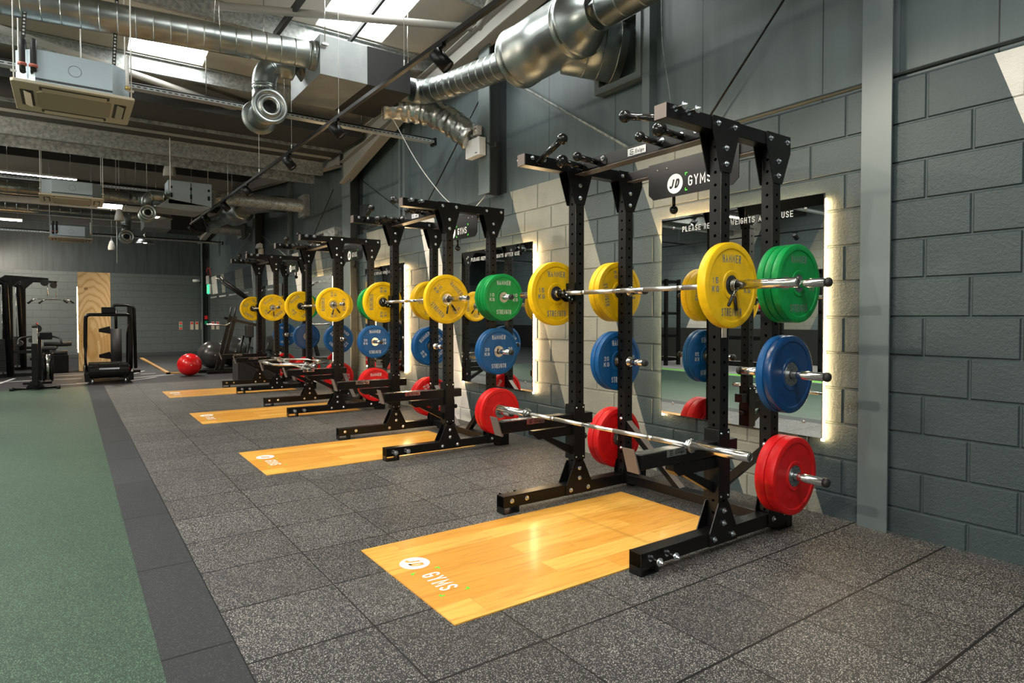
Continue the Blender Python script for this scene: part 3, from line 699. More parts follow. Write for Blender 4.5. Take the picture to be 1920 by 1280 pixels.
    # storage pins on the rear uprights
    for side in (0, 1):
        s = -1 if side == 0 else 1; yo = Yn if side == 0 else Yf+.08; yi = Yn+.08 if side == 0 else Yf
        for z in (1.468, .945, .36):
            for yb, d, L in ((yo, s, .30),)+(((yi, -s, .15),) if z > .5 else ()):
                p = MB(O).cyl((3.405, yb, z), (3.405, yb+d*L, z), .0245, 24).obj('storage_pin', 'chrome', t)
                MB(O).rev((3.405, yb+d*(L-.002), z), (0, d, 0), [(0, .0262), (.018, .0262), (.026, .021), (.031, .010)], 20).obj('rubber_cap', 'rubber', p)
                MB(O).rev((3.405, yb, z), (0, d, 0), [(0, .037), (.010, .037), (.012, .031), (.011, .03)] if L > .2 else [(0, .038), (.012, .038), (.014, .032), (.03, .03)], 20).obj('flange', 'steel', p)
    # climbing-rope post behind: pull down stand hanging from the rear cross member
    b = MB(O); b.cyl((3.50, 2.96, 2.30), (3.50, 2.96, 2.05), .012, 12); b.ball((3.50, 2.96, 2.035), .030, 20); b.obj('hanging_knob', 'gloss_black', t)
    return t
b = MB(); b.ball((0, 0, 0), .006, 10); RIVET = b.mesh('rivet', 'steel')
rack_labels = ['black power rack nearest the camera, closest to the wide column', 'second black power rack from the camera, green discs facing front',
               'third black power rack, with the hexagonal bar lying on its arms', 'farthest black power rack, beside the black box and slanted machine']
racks = [make_rack()]; racks[0]['label'] = rack_labels[0]; racks[0]['group'] = 'power racks along the wall'
for i in (1, 2, 3): racks.append(dup(racks[0], (2.27, RY[i], 0), rack_labels[i], 'power racks along the wall'))
# small white card on the nearest front upright
tag(MB((2.91, 2.107, 1.19)).box(2.884, 2.926, 2.1035, 2.1055, 1.165, 1.235).obj('card', 'white', loc=(2.91, 2.107, 1.19)), 'small white card on the nearest upright under the yellow disc', 'card')

# ------------------------------------------------------------------ weight plates (axis along local Y, front face at -Y)
def make_plate(color, num, T, hub_r, hub_mat, letters, label):
    t = thing('bumper_plate', label, 'weight plate')
    R = .225; h = T/2
    face = [(-.001, .026), (0, hub_r), (.0, hub_r)]
    prof = [(-h+.004, hub_r), (-h+.001, hub_r+.006), (-h+.001, hub_r+.022), (-h+.006, hub_r+.026), (-h+.006, .186), (-h, .192), (-h, R-.008), (-h+.003, R-.002), (-h+.008, R)]
    full = prof+[(-x, r) for x, r in prof[::-1]]
    b = MB(); b.rev((0, 0, 0), (0, 1, 0), full, 64, True, caps=False); d = b.obj('disc', 'plate_'+color, t)
    for e in (0,):
        md = d.modifiers.new('edge', 'EDGE_SPLIT'); md.split_angle = .6
    b = MB(); hp = [(-h+.0035, .0265), (-h+.0035, hub_r*.98), (-h+.006, hub_r)]
    b.rev((0, 0, 0), (0, 1, 0), hp+[(-x, r) for x, r in hp[::-1]]+[(-h+.0035, .0265)], 40, False, caps=False); hb = b.obj('hub', hub_mat, t)
    if hub_r > .055:
        b = MB()
        for i in range(10):
            a = 2*PI*i/10
            for s in (-1, 1): b.rev((math.cos(a)*hub_r*.8, s*(h-.0035), math.sin(a)*hub_r*.8), (0, s, 0), [(0, .0035), (.001, .003)], 8)
        b.obj('screw', 'hub_zinc', hb)
    b = MB()
    for s in (-1, 1):
        u = Vector((-s, 0, 0)) * (1 if s > 0 else 1); u = Vector((1, 0, 0)) if s < 0 else Vector((-1, 0, 0)); v = Vector((0, 0, 1)); y = s*(h-.0052)
        put_text(b, 'HAMMER', (0, y, .140), u, v, .156, .042, .145, arc=.7)
        put_text(b, 'STRENGTH', (0, y, -.140), u, v, .168, .042, .14)
        for q in (-1, 1):
            put_text(b, num, Vector((0, y, .022))+u*(q*.135), u, v, .048, .032, .19); put_text(b, 'KG', Vector((0, y, -.022))+u*(q*.135), u, v, .056, .032, .19)
    b.obj('lettering', letters, t)
    return t
PL = {}
def plate(kind, x, y, z, label, group, roll=0, flip=False):
    spec = {'yellow': ('yellow', '15', .056, .052, 'hub_dark', 'letter_grey'), 'green': ('green', '10', .044, .050, 'hub', 'letter_silver'),
            'blue': ('blue', '20', .046, .056, 'hub', 'letter_silver'), 'red': ('red', '25', .060, .062, 'hub', 'letter_silver'),
            'green_dark': ('green', '10', .044, .050, 'hub_zinc', 'letter_grey'), 'blue_worn': ('navy', '20', .048, .070, 'hub_zinc', 'plate_navy'), 'red_worn': ('red', '25', .060, .062, 'hub_zinc', 'plate_red'),
            'yellow_steel': ('yellow', '15', .056, .052, 'hub', 'letter_grey')}[kind]
    if kind not in PL:
        PL[kind] = make_plate(*spec, label); o = PL[kind]; o.location = (x, y, z)
    else: o = dup(PL[kind], (x, y, z), label)
    o['label'] = label; o['group'] = group; o.rotation_euler = (0, roll, PI if flip else 0); return o
rk = ['nearest rack', 'second rack', 'third rack', 'farthest rack']
D2 = math.radians
# (near side stack, far side stack) per rack: colours, count, rolls
def stack(i, side, z, kinds, rolls, names):
    y = RY[i]-.011 if side == 0 else RY[i]+1.266+.011; s = -1 if side == 0 else 1
    TH = {'yellow': .056, 'green': .044, 'blue': .046, 'red': .060, 'green_dark': .044, 'blue_worn': .048, 'red_worn': .060, 'yellow_steel': .056}
    for k, (kd, ro, nm) in enumerate(zip(kinds, rolls, names)):
        T = TH[kd]; yc = y+s*(T/2+.0005); y += s*(T+.001)
        c = kd.split('_')[0]
        plate(kd, 3.405, yc, z, nm, c+' bumper plates on the storage pins', D2(ro))
def nm(c, pos, side, i): return f'{c} bumper plate, {pos} on {side} side pin of {rk[i]}'
stack(0, 0, 1.468, ['green', 'green', 'green_dark'], [0, 20, 0], [nm('green', p, 'near', 0) for p in ('innermost', 'middle', 'outermost showing its face')])
stack(0, 0, .945, ['blue', 'blue_worn'], [0, 200], [nm('dark blue', p, 'near', 0) for p in ('inner', 'shiny outer')])
stack(0, 0, .36, ['red', 'red_worn'], [0, 15], [nm('red', p, 'near', 0) for p in ('inner', 'scuffed outer')])
stack(0, 1, 1.468, ['yellow', 'yellow'], [80, 100], [nm('yellow', p, 'far', 0) for p in ('inner', 'outer')])
stack(0, 1, .945, ['blue', 'blue'], [0, 0], [nm('blue', p, 'far', 0) for p in ('inner', 'outer')])
stack(0, 1, .36, ['red_worn', 'red'], [40, 0], [nm('red', p, 'far', 0) for p in ('inner', 'outer')])
stack(1, 0, 1.468, ['green', 'green', 'green', 'green'], [30, 60, 0, 0], [nm('green', p, 'near', 1) for p in ('innermost', 'second', 'third', 'outermost, lettering upright,')])
stack(1, 0, .945, ['blue', 'blue'], [0, 0], [nm('bright blue', p, 'near', 1) for p in ('inner', 'outer')])
stack(1, 0, .36, ['red', 'red_worn'], [0, 100], [nm('bright red', p, 'near', 1) for p in ('inner', 'plain faced outer')])
stack(1, 1, 1.468, ['yellow', 'yellow_steel'], [0, 45], [nm('yellow', p, 'far', 1) for p in ('inner', 'outer')])
stack(1, 1, .945, ['blue', 'blue'], [-40, -40], [nm('blue', p, 'far', 1) for p in ('inner tilted', 'outer')])
stack(1, 1, .36, ['red', 'red'], [60, 0], [nm('red', p, 'far', 1) for p in ('inner', 'outer')])
stack(2, 0, 1.468, ['green', 'green'], [0, 0], [nm('green', p, 'near', 2) for p in ('inner', 'outer')])
stack(2, 0, .945, ['blue', 'blue'], [0, 0], [nm('blue', p, 'near', 2) for p in ('inner', 'outer, lettering upright,')])
stack(2, 0, .36, ['red', 'red'], [0, 0], [nm('red', p, 'near', 2) for p in ('inner', 'outer, lettering upright,')])
stack(2, 1, 1.468, ['yellow', 'yellow'], [90, 70], [nm('yellow', p, 'far', 2) for p in ('inner', 'outer')])
stack(2, 1, .945, ['blue', 'blue'], [40, 40], [nm('blue', p, 'far', 2) for p in ('inner', 'outer')])
stack(2, 1, .36, ['red', 'red'], [0, 0], [nm('red', p, 'far', 2) for p in ('inner', 'outer')])
stack(3, 0, 1.468, ['green'], [0], [nm('single green', 'alone', 'near', 3)])
stack(3, 0, .945, ['blue', 'blue_worn'], [0, 0], [nm('blue', p, 'near', 3) for p in ('inner', 'faded outer')])
stack(3, 0, .36, ['red', 'red'], [0, 0], [nm('red', p, 'near', 3) for p in ('inner', 'outer')])
stack(3, 1, 1.468, ['yellow'], [0], [nm('single yellow', 'alone', 'far', 3)])
stack(3, 1, .945, ['blue'], [0], [nm('single blue', 'alone', 'far', 3)])
stack(3, 1, .36, ['red'], [0], [nm('single red', 'alone', 'far', 3)])

# ------------------------------------------------------------------ barbells (axis along local Y)
def make_bar(L, sleeve, rs, label):
    t = thing('barbell', label, 'barbell'); h = L/2; s0 = h-sleeve
    MB().cyl((0, -s0, 0), (0, s0, 0), rs-.0006, 16).obj('shaft', 'chrome', t)
    b = MB()
    for a, c in ((.13, .385), (.390, .42), (.425, s0-.06), (-.06, .06)):
        for s in ((-1, 1) if a > 0 else (1,)): b.cyl((0, a*s, 0), (0, c*s, 0), rs, 16)
    b.obj('knurling', 'knurl', t)
    b = MB()
    for s in (-1, 1):
        for a in (.3875, .4225): b.cyl((0, s*(a-.0015), 0), (0, s*(a+.0015), 0), rs+.0002, 16)
    b.obj('grip_mark', 'black', t)
    for s in (-1, 1):
        MB().rev((0, s*s0, 0), (0, s, 0), [(0, .0245), (sleeve-.003, .0245), (sleeve, .022)], 28).obj('sleeve', 'chrome', t)
        MB().rev((0, s*(s0-.035), 0), (0, s, 0), [(0, .020), (.004, .030), (.012, .030), (.013, .027), (.020, .027), (.021, .0365), (.030, .0365), (.033, .033), (.035, .033)], 28, False).obj('collar', 'chrome', t)
        b = MB(); b.rev((0, s*(h-.0005), 0), (0, s, 0), [(0, .020), (.0012, .020)], 24, False); c = b.obj('end_cap', 'hub_dark', t)
        b = MB(); b.torus((0, s*(h+.001), 0), (0, 1, 0), .0165, .0012, 24, 6); b.obj('ring', 'steel', c)
    return t
bar0 = make_bar(2.20, .415, .0145, '')
def lay_bar(proto, first, x0, y0, x1, y1, z0, z1, label, group):
    o = proto if first else dup(proto, (0, 0, 0), label)
    o.location = ((x0+x1)/2, (y0+y1)/2, (z0+z1)/2); o['label'] = label; o['group'] = group
    o.rotation_euler = (math.atan2(z1-z0, y1-y0), 0, -math.atan2(x1-x0, y1-y0)); return o
BX = [(2.832, 2.818), (2.83, 2.83), (2.83, 2.83), (2.83, 2.83)]
# spring clips
def make_clip():
    t = thing('spring_clip', '', 'barbell clip')
    b = MB(); n = 60
    b.tube([(.0285*math.cos(2*PI*2.5*i/n+PI/2), -.012+.024*i/n, .0285*math.sin(2*PI*2.5*i/n+PI/2)) for i in range(n+1)], .0028, 6)
    for s in (-1, 1): b.tube([(s*.012, s*.010, -.026), (s*.022, s*.012, -.045), (s*.036, s*.014, -.075)], .0028, 6)
    b.obj('coil', 'chrome', t)
    for s in (-1, 1):
        b = MB(); b.tube([(s*.026, s*.013, -.055), (s*.033, s*.0135, -.070), (s*.054, s*.015, -.118)], [.0075, .0085, .0085], 10); b.ball((s*.054, s*.015, -.118), .0085, 10); b.obj('grip', 'rubber', t)
    return t
clip0 = make_clip()
rolls = [((0, True), (0, False)), ((45, 0), (90, 0)), ((90, 0), (-40, 0)), ((-35, 0), (30, 0))]
for i in range(4):
    yc = RY[i]+.632; xa, xb = BX[i]
    lay_bar(bar0, i == 0, xa, yc-1.1, xb, yc+1.1, 1.4425, 1.4425, f'chrome barbell racked across the {rk[i]}', 'barbells racked at chest height')
    nr, fr = [(0, 0), (45, 90), (90, -40), (-35, 30)][i]
    yn = yc-.685-.029; xn = xa+(xb-xa)*(.385/2.2); xf = xb-(xb-xa)*(.385/2.2)
    plate('yellow' if i == 0 else 'yellow_steel', xn, yn, 1.4425, f'yellow bumper plate on the near sleeve of the barbell in the {rk[i]}', 'yellow plates loaded on the barbells', D2(nr))
    plate('yellow', xf, yc+.685+.029, 1.4425, f'yellow bumper plate on the far sleeve of the barbell in the {rk[i]}', 'yellow plates loaded on the barbells', D2(fr))
    c = clip0 if i == 0 else dup(clip0, (0, 0, 0), '')
    c.location = (xn, yn-.045, 1.4425); c.rotation_euler = (0, D2([12, -14, -12, 20][i]), 0); c['label'] = f'spring clip with two black grips on the near sleeve, {rk[i]}'; c['group'] = 'spring clips on the barbells'
    c = dup(clip0, (xf, yc+.685+.075, 1.4425), f'spring clip on the far sleeve, {rk[i]}', 'spring clips on the barbells', (0, .5, 0))
bar1 = make_bar(2.01, .32, .0125, '')
lay_bar(bar1, True, 2.602, 1.737, 2.535, 3.747, .6175, .6175, 'shorter knurled barbell lying bare on the spotter arms of the nearest rack', 'barbells lying on spotter arms')
lay_bar(bar1, False, 2.45, RY[2]-.30, 2.62, RY[2]+1.70, .6175, .6175, 'knurled barbell lying bare on the spotter arms of the third rack', 'barbells lying on spotter arms')
# hexagonal bar on the third rack's arms
t = thing('hex_bar', 'chrome hexagonal lifting bar lying on the arms of the third rack', 'hex bar', (2.50, RY[2]+.63, .665)); o = (0, 0, 0)
MB().tube([(.34, -.38, 0), (.34, .38, 0), (0, .68, 0), (-.34, .38, 0), (-.34, -.38, 0), (0, -.68, 0), (.34, -.38, 0)], .016, 10).obj('frame', 'steel', t)
for s in (-1, 1): MB().cyl((0, s*.66, 0), (0, s*1.02, 0), .0245, 20).obj('sleeve', 'chrome', t)
for s in (-1, 1): MB().cyl((s*.34, -.12, .0), (s*.34, .12, .0), .020, 14).obj('handle', 'knurl', t)
for s in (-1, 1): MB().rev((0, s*.66, 0), (0, s, 0), [(-.02, .035), (.0, .035)], 20).obj('collar', 'steel', t)

# ------------------------------------------------------------------ lifting platforms
for i, y0 in enumerate((2.222, 5.236, 8.20, 11.19)):
    t = thing('lifting_platform', f'oak lifting platform inlaid in the rubber floor under the {rk[i]}', 'lifting platform', (1.285, y0, 0), 'wooden lifting platforms')
    MB().box(0, 1.985, 0, 1.015, -.02, .006).obj('planks', 'platform_wood', t)
    gym_logo(t, (1.44-1.285, 2.902-2.222, .0061), (0, -1, 0), (1, 0, 0), (0, 0, 1), .078, dark='platform_wood', tw=2.75, th=1.22, tx_=3.42, bx=(1.42, 5.4), bh=1.0)

# ------------------------------------------------------------------ mirrors on the wall with light strips behind
def mirror(y0, y1, z0, z1, label, strips=True, txt='PLEASE REPLACE WEIGHTS AFTER USE', group='wall mirrors behind the racks'):
    x = W-.046; o = Vector((x, (y0+y1)/2, z0)); t = thing('wall_mirror', label, 'mirror', o, group)
    MB(o).box(x, x+.005, y0, y1, z0, z1).obj('glass', 'mirror', t)
    e = .003
    MB(o).box(x+.005, x+.012, y0, y1, z0, z1).box(x-.0004, x+.012, y0-e, y0, z0-e, z1+e).box(x-.0004, x+.012, y1, y1+e, z0-e, z1+e).box(x-.0004, x+.012, y0, y1, z1, z1+e).box(x-.0004, x+.012, y0, y1, z0-e, z0).obj('frame', 'hub_dark', t)
    MB(o).box(x+.012, W, y0+.08, y1-.08, z0+.08, z0+.12).box(x+.012, W, y0+.08, y1-.08, z1-.12, z1-.08).obj('batten', 'black', t)
    b = MB(o); put_text(b, txt, (x-.0006, (y0+y1)/2, z1-.100), (0, -1, 0), (0, 0, 1), (y1-y0)*.69, .042, .15); b.obj('lettering', 'white_mark', t)
    if strips:
        for ya in (y0-.006, y1-.010): MB(o).box(x+.014, x+.030, ya, ya+.016, z0-.02, z1-.03).obj('light_strip', 'led', t, label='warm glowing light strip')
        MB(o).box(x+.014, x+.030, y0+.05, y1-.05, z1-.045, z1-.033).obj('light_strip', 'led', t)
    for yy_ in (y0+.12, y1-.12):
        for zz_ in (z0+.09, z1-.08): 
            b = MB(o); b.rev((x, yy_, zz_), (-1, 0, 0), [(0, .011), (.004, .010), (.005, .006)], 14); b.obj('fixing', 'chrome', t)
    return t
mirror(2.111, 3.441, .500, 2.064, 'wall mirror behind the nearest rack, beside the wide column')
mirror(5.183, 6.608, .500, 2.062, 'wall mirror behind the second rack')
mirror(8.238, 9.66, .500, 2.062, 'wall mirror behind the third rack')
mirror(11.25, 12.7, .500, 2.062, 'wall mirror behind the farthest rack')
for k in range(6):
    y0 = 14.55+k*1.49
    mirror(y0, y0+1.47, .50, 2.05, f'unlit wall mirror, {("first","second","third","fourth","fifth","last")[k]} past the farthest rack', False, group='row of mirrors at the far end')

# ------------------------------------------------------------------ ducts
def duct_part(name, pts, r, parent, mat='duct', step=.135, seg=32, ridge=.002, o=(0, 0, 0), smooth_corner=True, caps=True):
    """sheet-metal duct along pts with raised seams"""
    P = [Vector(p) for p in pts]; out = []; rad = []; s = 0; nxt = step/2
    for a, b_ in zip(P, P[1:]):
        L = (b_-a).length; out.append(a); rad.append(r)
        while nxt < s+L:
            for dd, rr in ((-.0045, r), (-.002, r+ridge), (.002, r+ridge), (.0045, r), (.0065, r-.0025), (.0095, r-.0025), (.0115, r)):
                q = (nxt+dd-s)/L
                if 0 < q < 1: out.append(a.lerp(b_, q)); rad.append(rr)
            nxt += step
        s += L
    out.append(P[-1]); rad.append(r)
    return MB(o).tube(out, rad, seg, caps).obj(name, mat, parent)
# air handling box with its left-hand supply duct, diffuser elbow and right-hand ducts
o = Vector((2.5, 6.7, 3.69)); t = thing('air_handling_box', 'sheet metal ventilation box with a black right half, largest one under the roof', 'ventilation unit', o)
MB(o).box(2.06, 2.557, 6.20, 7.18, 3.69, 4.085).obj('casing', 'duct_box', t, bevel=.004)
MB(o).box(2.557, 3.045, 6.199, 7.181, 3.688, 4.087).obj('black_section', 'black_inner', t, bevel=.003)
b = MB(o)
for x, y in ((2.10, 6.17), (3.0, 6.17), (2.10, 7.2), (3.0, 7.2)): b = MB(o); b.cyl((x, y, 3.98), (x, y, roofz(y)-.02), .005, 8); b.box(x-.03, x+.03, y-.02, y+.02, 3.97, 3.985); b.obj('hanger', 'steel', t)
o = Vector((.5, 6.45, 3.88)); t = thing('spiral_duct', 'long grey spiral duct running left from the large ventilation box', 'duct', o)
d0 = Vector((2.065, 6.355, 3.915)); dd = Vector((-1, .11, -.012))
duct_part('tube', [d0, d0+dd*7], .130, t, o=o)
MB(o).rev(d0+dd*.06, -dd, [(0, .135), (.02, .141), (.04, .141), (.055, .147), (.06, .147)], 32, False).obj('collar', 'duct', t)
b = MB(o)
for k in (.9, 2.6): 
    p = d0+dd*k; b.cyl(p+Vector((0, -.17, 0)), p+Vector((.0, -.02, .62)), .003, 6); b.cyl(p+Vector((0, .17, 0)), p+Vector((.0, -.02, .62)), .003, 6)
b.obj('hanger_wire', 'steel', t)
def nozzle(face, drop, c, r, label, sc=1, name='air_diffuser'):
    """elbow from a box face, drop pipe and a short flanged barrel along Y"""
    o = Vector(c); t = thing(name, label, 'air diffuser', o)
    duct_part('elbow', sm_path([face, (c[0], face[1], face[2]), (c[0], c[1], drop)], 8, .75), r, t, o=o, step=.22*sc)
    MB(o).cyl((c[0], c[1], drop+.02), (c[0], c[1], c[2]), r, 28).obj('drop_pipe', 'duct', t)
    R = r*1.05; L = .22*sc
    MB(o).rev((c[0], c[1]-L, c[2]), (0, 1, 0), [(0, R), (L*.9, R), (L*.95, R+.006), (L*1.05, R+.006), (L*1.1, R), (2*L, R)], 32, caps=False).obj('barrel', 'duct', t)
    for s in (-1, 1):
        b = MB(o); b.rev((c[0], c[1]+s*L, c[2]), (0, s, 0), [(-.012, R), (-.012, R*1.42), (0, R*1.44), (.010, R*1.34), (.012, R*1.15), (-.006, R*1.02), (-.010, R*.92), (.014, R*.84), (.018, R*.58), (-.02, R*.50), (-.06, R*.44)], 36, caps=False); b.obj('flange', 'duct', t)
        MB(o).rev((c[0], c[1]+s*(L-.06), c[2]), (0, s, 0), [(0, R*.5), (.002, R*.5)], 24).obj('baffle', 'black_inner', t)
    MB(o).cyl((c[0], face[1], face[2]+r*.9), (c[0], face[1], roofz(face[1])-.01), .004, 6).obj('hanger', 'steel', t)
    return t
nozzle((2.065, 6.78, 3.90), 3.60, (1.672, 6.78, 3.395), .118, 'large flanged metal air diffuser hanging left of the ventilation box')
# right-hand duct, fat branch piece on the gable and wall outlet
o = Vector((3.4, 4.4, 3.7)); t = thing('exhaust_duct', 'fat round metal duct along the right wall with a branch to a square outlet', 'duct', o)
cx, cz = 3.45, 3.70
duct_part('tube', sm_path([(3.04, 6.55, 3.86), (3.36, 6.50, 3.86), (3.43, 5.95, 3.80), (cx, 4.78, 3.685)], 6, .4), .135, t, o=o, step=.13)
MB(o).rev((cx, 4.86, 3.685), (0, -1, .01), [(0, .137), (.02, .142), (.10, .255), (.105, .274), (.125, .274), (.13, .262), (.19, .262), (.192, .268), (.205, .268), (.207, .262), (.86, .262), (.862, .268), (.88, .268), (.882, .262), (.93, .262), (.932, .274), (.955, .274), (.96, .260), (1.16, .150), (1.18, .152)], 44).obj('barrel', 'duct', t)
duct_part('tube', [(cx, 3.70, 3.69), (cx, .5, 3.66)], .137, t, o=o, step=.20)
b = MB(o); b.tube(sm_path([(cx, 4.28, 3.68), (cx+.16, 4.16, 3.64), (W+.0, 3.96, 3.585)], 5), .25, 36); br = b.obj('branch', 'duct', t)
for k in range(3):
    q = Vector((cx+.16, 4.16, 3.64)).lerp(Vector((W, 3.96, 3.585)), .25+.3*k); b = MB(o); b.torus(q, (W-cx-.16, -.2, -.055), .251, .005, 36, 6); b.obj('seam', 'duct', br)
b = MB(o); b.box(W-.05, W+.06, 3.68, 4.24, 3.29, 3.345).box(W-.05, W+.06, 3.68, 4.24, 3.83, 3.88).box(W-.05, W+.06, 3.68, 3.735, 3.345, 3.83).box(W-.05, W+.06, 4.185, 4.24, 3.345, 3.83).box(W+.03, W+.06, 3.735, 4.185, 3.345, 3.83); b.obj('outlet_frame', 'column_paint', t)
# crumpled foil flexible duct
o = Vector((3.4, 6.4, 3.6)); b = MB(o); rnd = random.Random(3); wob = [[rnd.uniform(-.09, .09) for _ in range(24)] for _ in range(60)]
pts = sm_path([(3.0, 6.86, 3.74), (3.42, 6.68, 3.72), (3.60, 6.40, 3.58), (3.76, 6.06, 3.30)], 14, .45)
dense = []
for a, c_ in zip(pts, pts[1:]):
    n_ = max(1, int((c_-a).length/.022))
    for i in range(n_): dense.append(a.lerp(c_, i/n_))
dense.append(pts[-1])
b.tube(dense, .150, 24, True, lambda i, q: 1+wob[i % 60][int(q/(2*PI)*24) % 24]+.03*math.sin(i*1.1))
tag(b.obj('foil_duct', 'foil', loc=o), 'crumpled silver foil flexible duct drooping to the emergency light', 'duct')

# second and third systems farther away
o = Vector((1.7, 12.2, 3.2)); t = thing('air_handling_box', 'sheet metal ventilation box coloured paler as if lit, with latches over the third rack', 'ventilation unit', o)
MB(o).box(1.40, 2.08, 12.1, 12.55, 3.22, 3.62).obj('casing', 'ac_body', t, bevel=.004)  # lighter than the other casings, lamp light put into its colour
b = MB(o); b.box(1.745, 1.757, 12.094, 12.1, 3.24, 3.60); 
for x in (1.45, 1.75, 2.03): b.box(x-.015, x+.015, 12.08, 12.1, 3.33, 3.40); b.box(x-.015, x+.015, 12.08, 12.1, 3.48, 3.52)
b.obj('latch', 'black', t)
MB(o).prism([(1.22, 12.1, 3.14), (1.40, 12.1, 3.30), (2.08, 12.1, 3.22), (1.9, 12.1, 3.12)], (0, .7, 0)).obj('drip_tray', 'duct_box', t)
b = MB(o)
for x in (1.45, 2.03): b.cyl((x, 12.15, 3.6), (x, 12.15, roofz(12.15)-.1), .005, 6)
b.obj('hanger', 'steel', t)
o = Vector((0, 12.3, 3.35)); t = thing('spiral_duct', 'blue grey spiral duct passing behind the middle ceiling cassette', 'duct', o)
duct_part('tube', sm_path([(1.42, 12.45, 3.36), (1.15, 13.1, 3.41), (-6, 13.25, 3.41)], 6), .112, t, o=o, step=.14)
nozzle((1.42, 12.15, 3.33), 3.16, (1.09, 12.15, 3.02), .085, 'medium flanged air diffuser below the pale ventilation box', .8)
o = Vector((2.3, 18.3, 3.6)); t = thing('air_handling_box', 'farthest ventilation box, pale left part and black right part', 'ventilation unit', o)
MB(o).box(1.55, 2.14, 18.0, 18.9, 3.52, 4.0).obj('casing', 'duct_box', t); MB(o).box(2.14, 2.95, 17.99, 18.91, 3.51, 4.01).obj('black_section', 'black_inner', t)
o = Vector((0, 18, 3.77)); t = thing('spiral_duct', 'farthest spiral duct, low behind the middle cassette', 'duct', o)
duct_part('tube', [(1.56, 18.2, 3.78), (-7, 18.2, 3.76)], .11, t, o=o, step=.2)
nozzle((1.56, 18.0, 3.76), 3.52, (1.165, 18.0, 3.24), .11, 'smallest looking air diffuser, near the far wall', .95)
# far fat duct and foil-wrapped ducts into the wall
o = Vector((3.1, 15.3, 3.7)); t = thing('exhaust_duct', 'fat bent metal duct over the farthest rack', 'duct', o)
duct_part('tube', sm_path([(2.95, 18.2, 3.75), (3.15, 17.5, 3.75), (3.2, 15.9, 3.70)], 5), .15, t, o=o, step=.2)
MB(o).rev((3.2, 15.95, 3.70), (.05, -1, .0), [(0, .15), (.08, .27), (.75, .27), (.85, .18)], 32).obj('barrel', 'duct', t)
MB(o).tube(sm_path([(3.25, 15.2, 3.70), (3.35, 14.6, 3.75), (3.60, 14.4, 3.78), (3.955, 14.38, 3.80)], 6), .18, 28).obj('branch', 'duct', t)
o = Vector((3, 13.9, 3.75)); t = thing('wrapped_duct', 'foil wrapped horizontal duct entering the wall past the third rack', 'duct', o)
duct_part('tube', [(2.1, 12.5, 3.45), (2.5, 12.9, 3.55), (W+.02, 13.0, 3.56)], .13, t, 'galv', .3, o=o, ridge=.003); MB(o).box(W-.06, W+.05, 12.78, 13.22, 3.34, 3.78).obj('wall_collar', 'galv', t)
o = Vector((3, 18.8, 3.7)); t = thing('wrapped_duct', 'foil wrapped duct entering the wall near the far corner', 'duct', o)
duct_part('tube', [(2.95, 18.6, 3.72), (W+.02, 18.75, 3.72)], .16, t, 'galv', .3, o=o, ridge=.003); MB(o).box(W-.05, W+.05, 18.5, 19.0, 3.5, 3.95).obj('wall_collar', 'galv', t)

# ------------------------------------------------------------------ cable trays with black pipes on top
def tray(y, z, x1, label, w=.10, hang=()):
    o = Vector((0, y, z)); t = thing('cable_tray', label, 'cable tray', o)
    b = MB(o); b.box(-8.2, x1, y, y+.002, z-.030, z); b.box(-8.2, x1, y, y+w, z-.031, z-.029); b.box(-8.2, x1, y+w-.002, y+w, z-.03, z); b.obj('channel', 'tray', t)
    b = MB(o); b.cyl((-8.2, y+.03, z+.012), (x1-.02, y+.03, z+.010), .017, 10); b.cyl((-8.2, y+.075, z+.022), (x1-.12, y+.075, z+.018), .020, 10); b.obj('insulated_pipe', 'rubber', t)
    MB(o).box(x1, x1+.035, y-.005, y+w+.01, z-.06, z+.03).obj('end_clamp', 'black', t)
    if hang:
        b = MB(o)
        for x in hang: MB(o).cyl((x, y+.05, z-.02), (x, y+.05, roofz(y)-.02), .004, 6).obj('hanger', 'steel', t)
tray(7.18, 3.555, 3.86, 'slotted metal cable tray with black pipes, nearest, ending at the right wall', hang=(1.2, 2.0, 2.9))
tray(12.98, 3.575, 3.86, 'slotted cable tray with pipes beyond the pale ventilation box', hang=(1.0, 2.6))
tray(18.9, 3.36, 3.50, 'farthest slotted cable tray in front of the back wall', hang=(-1.5, .9, 2.2))

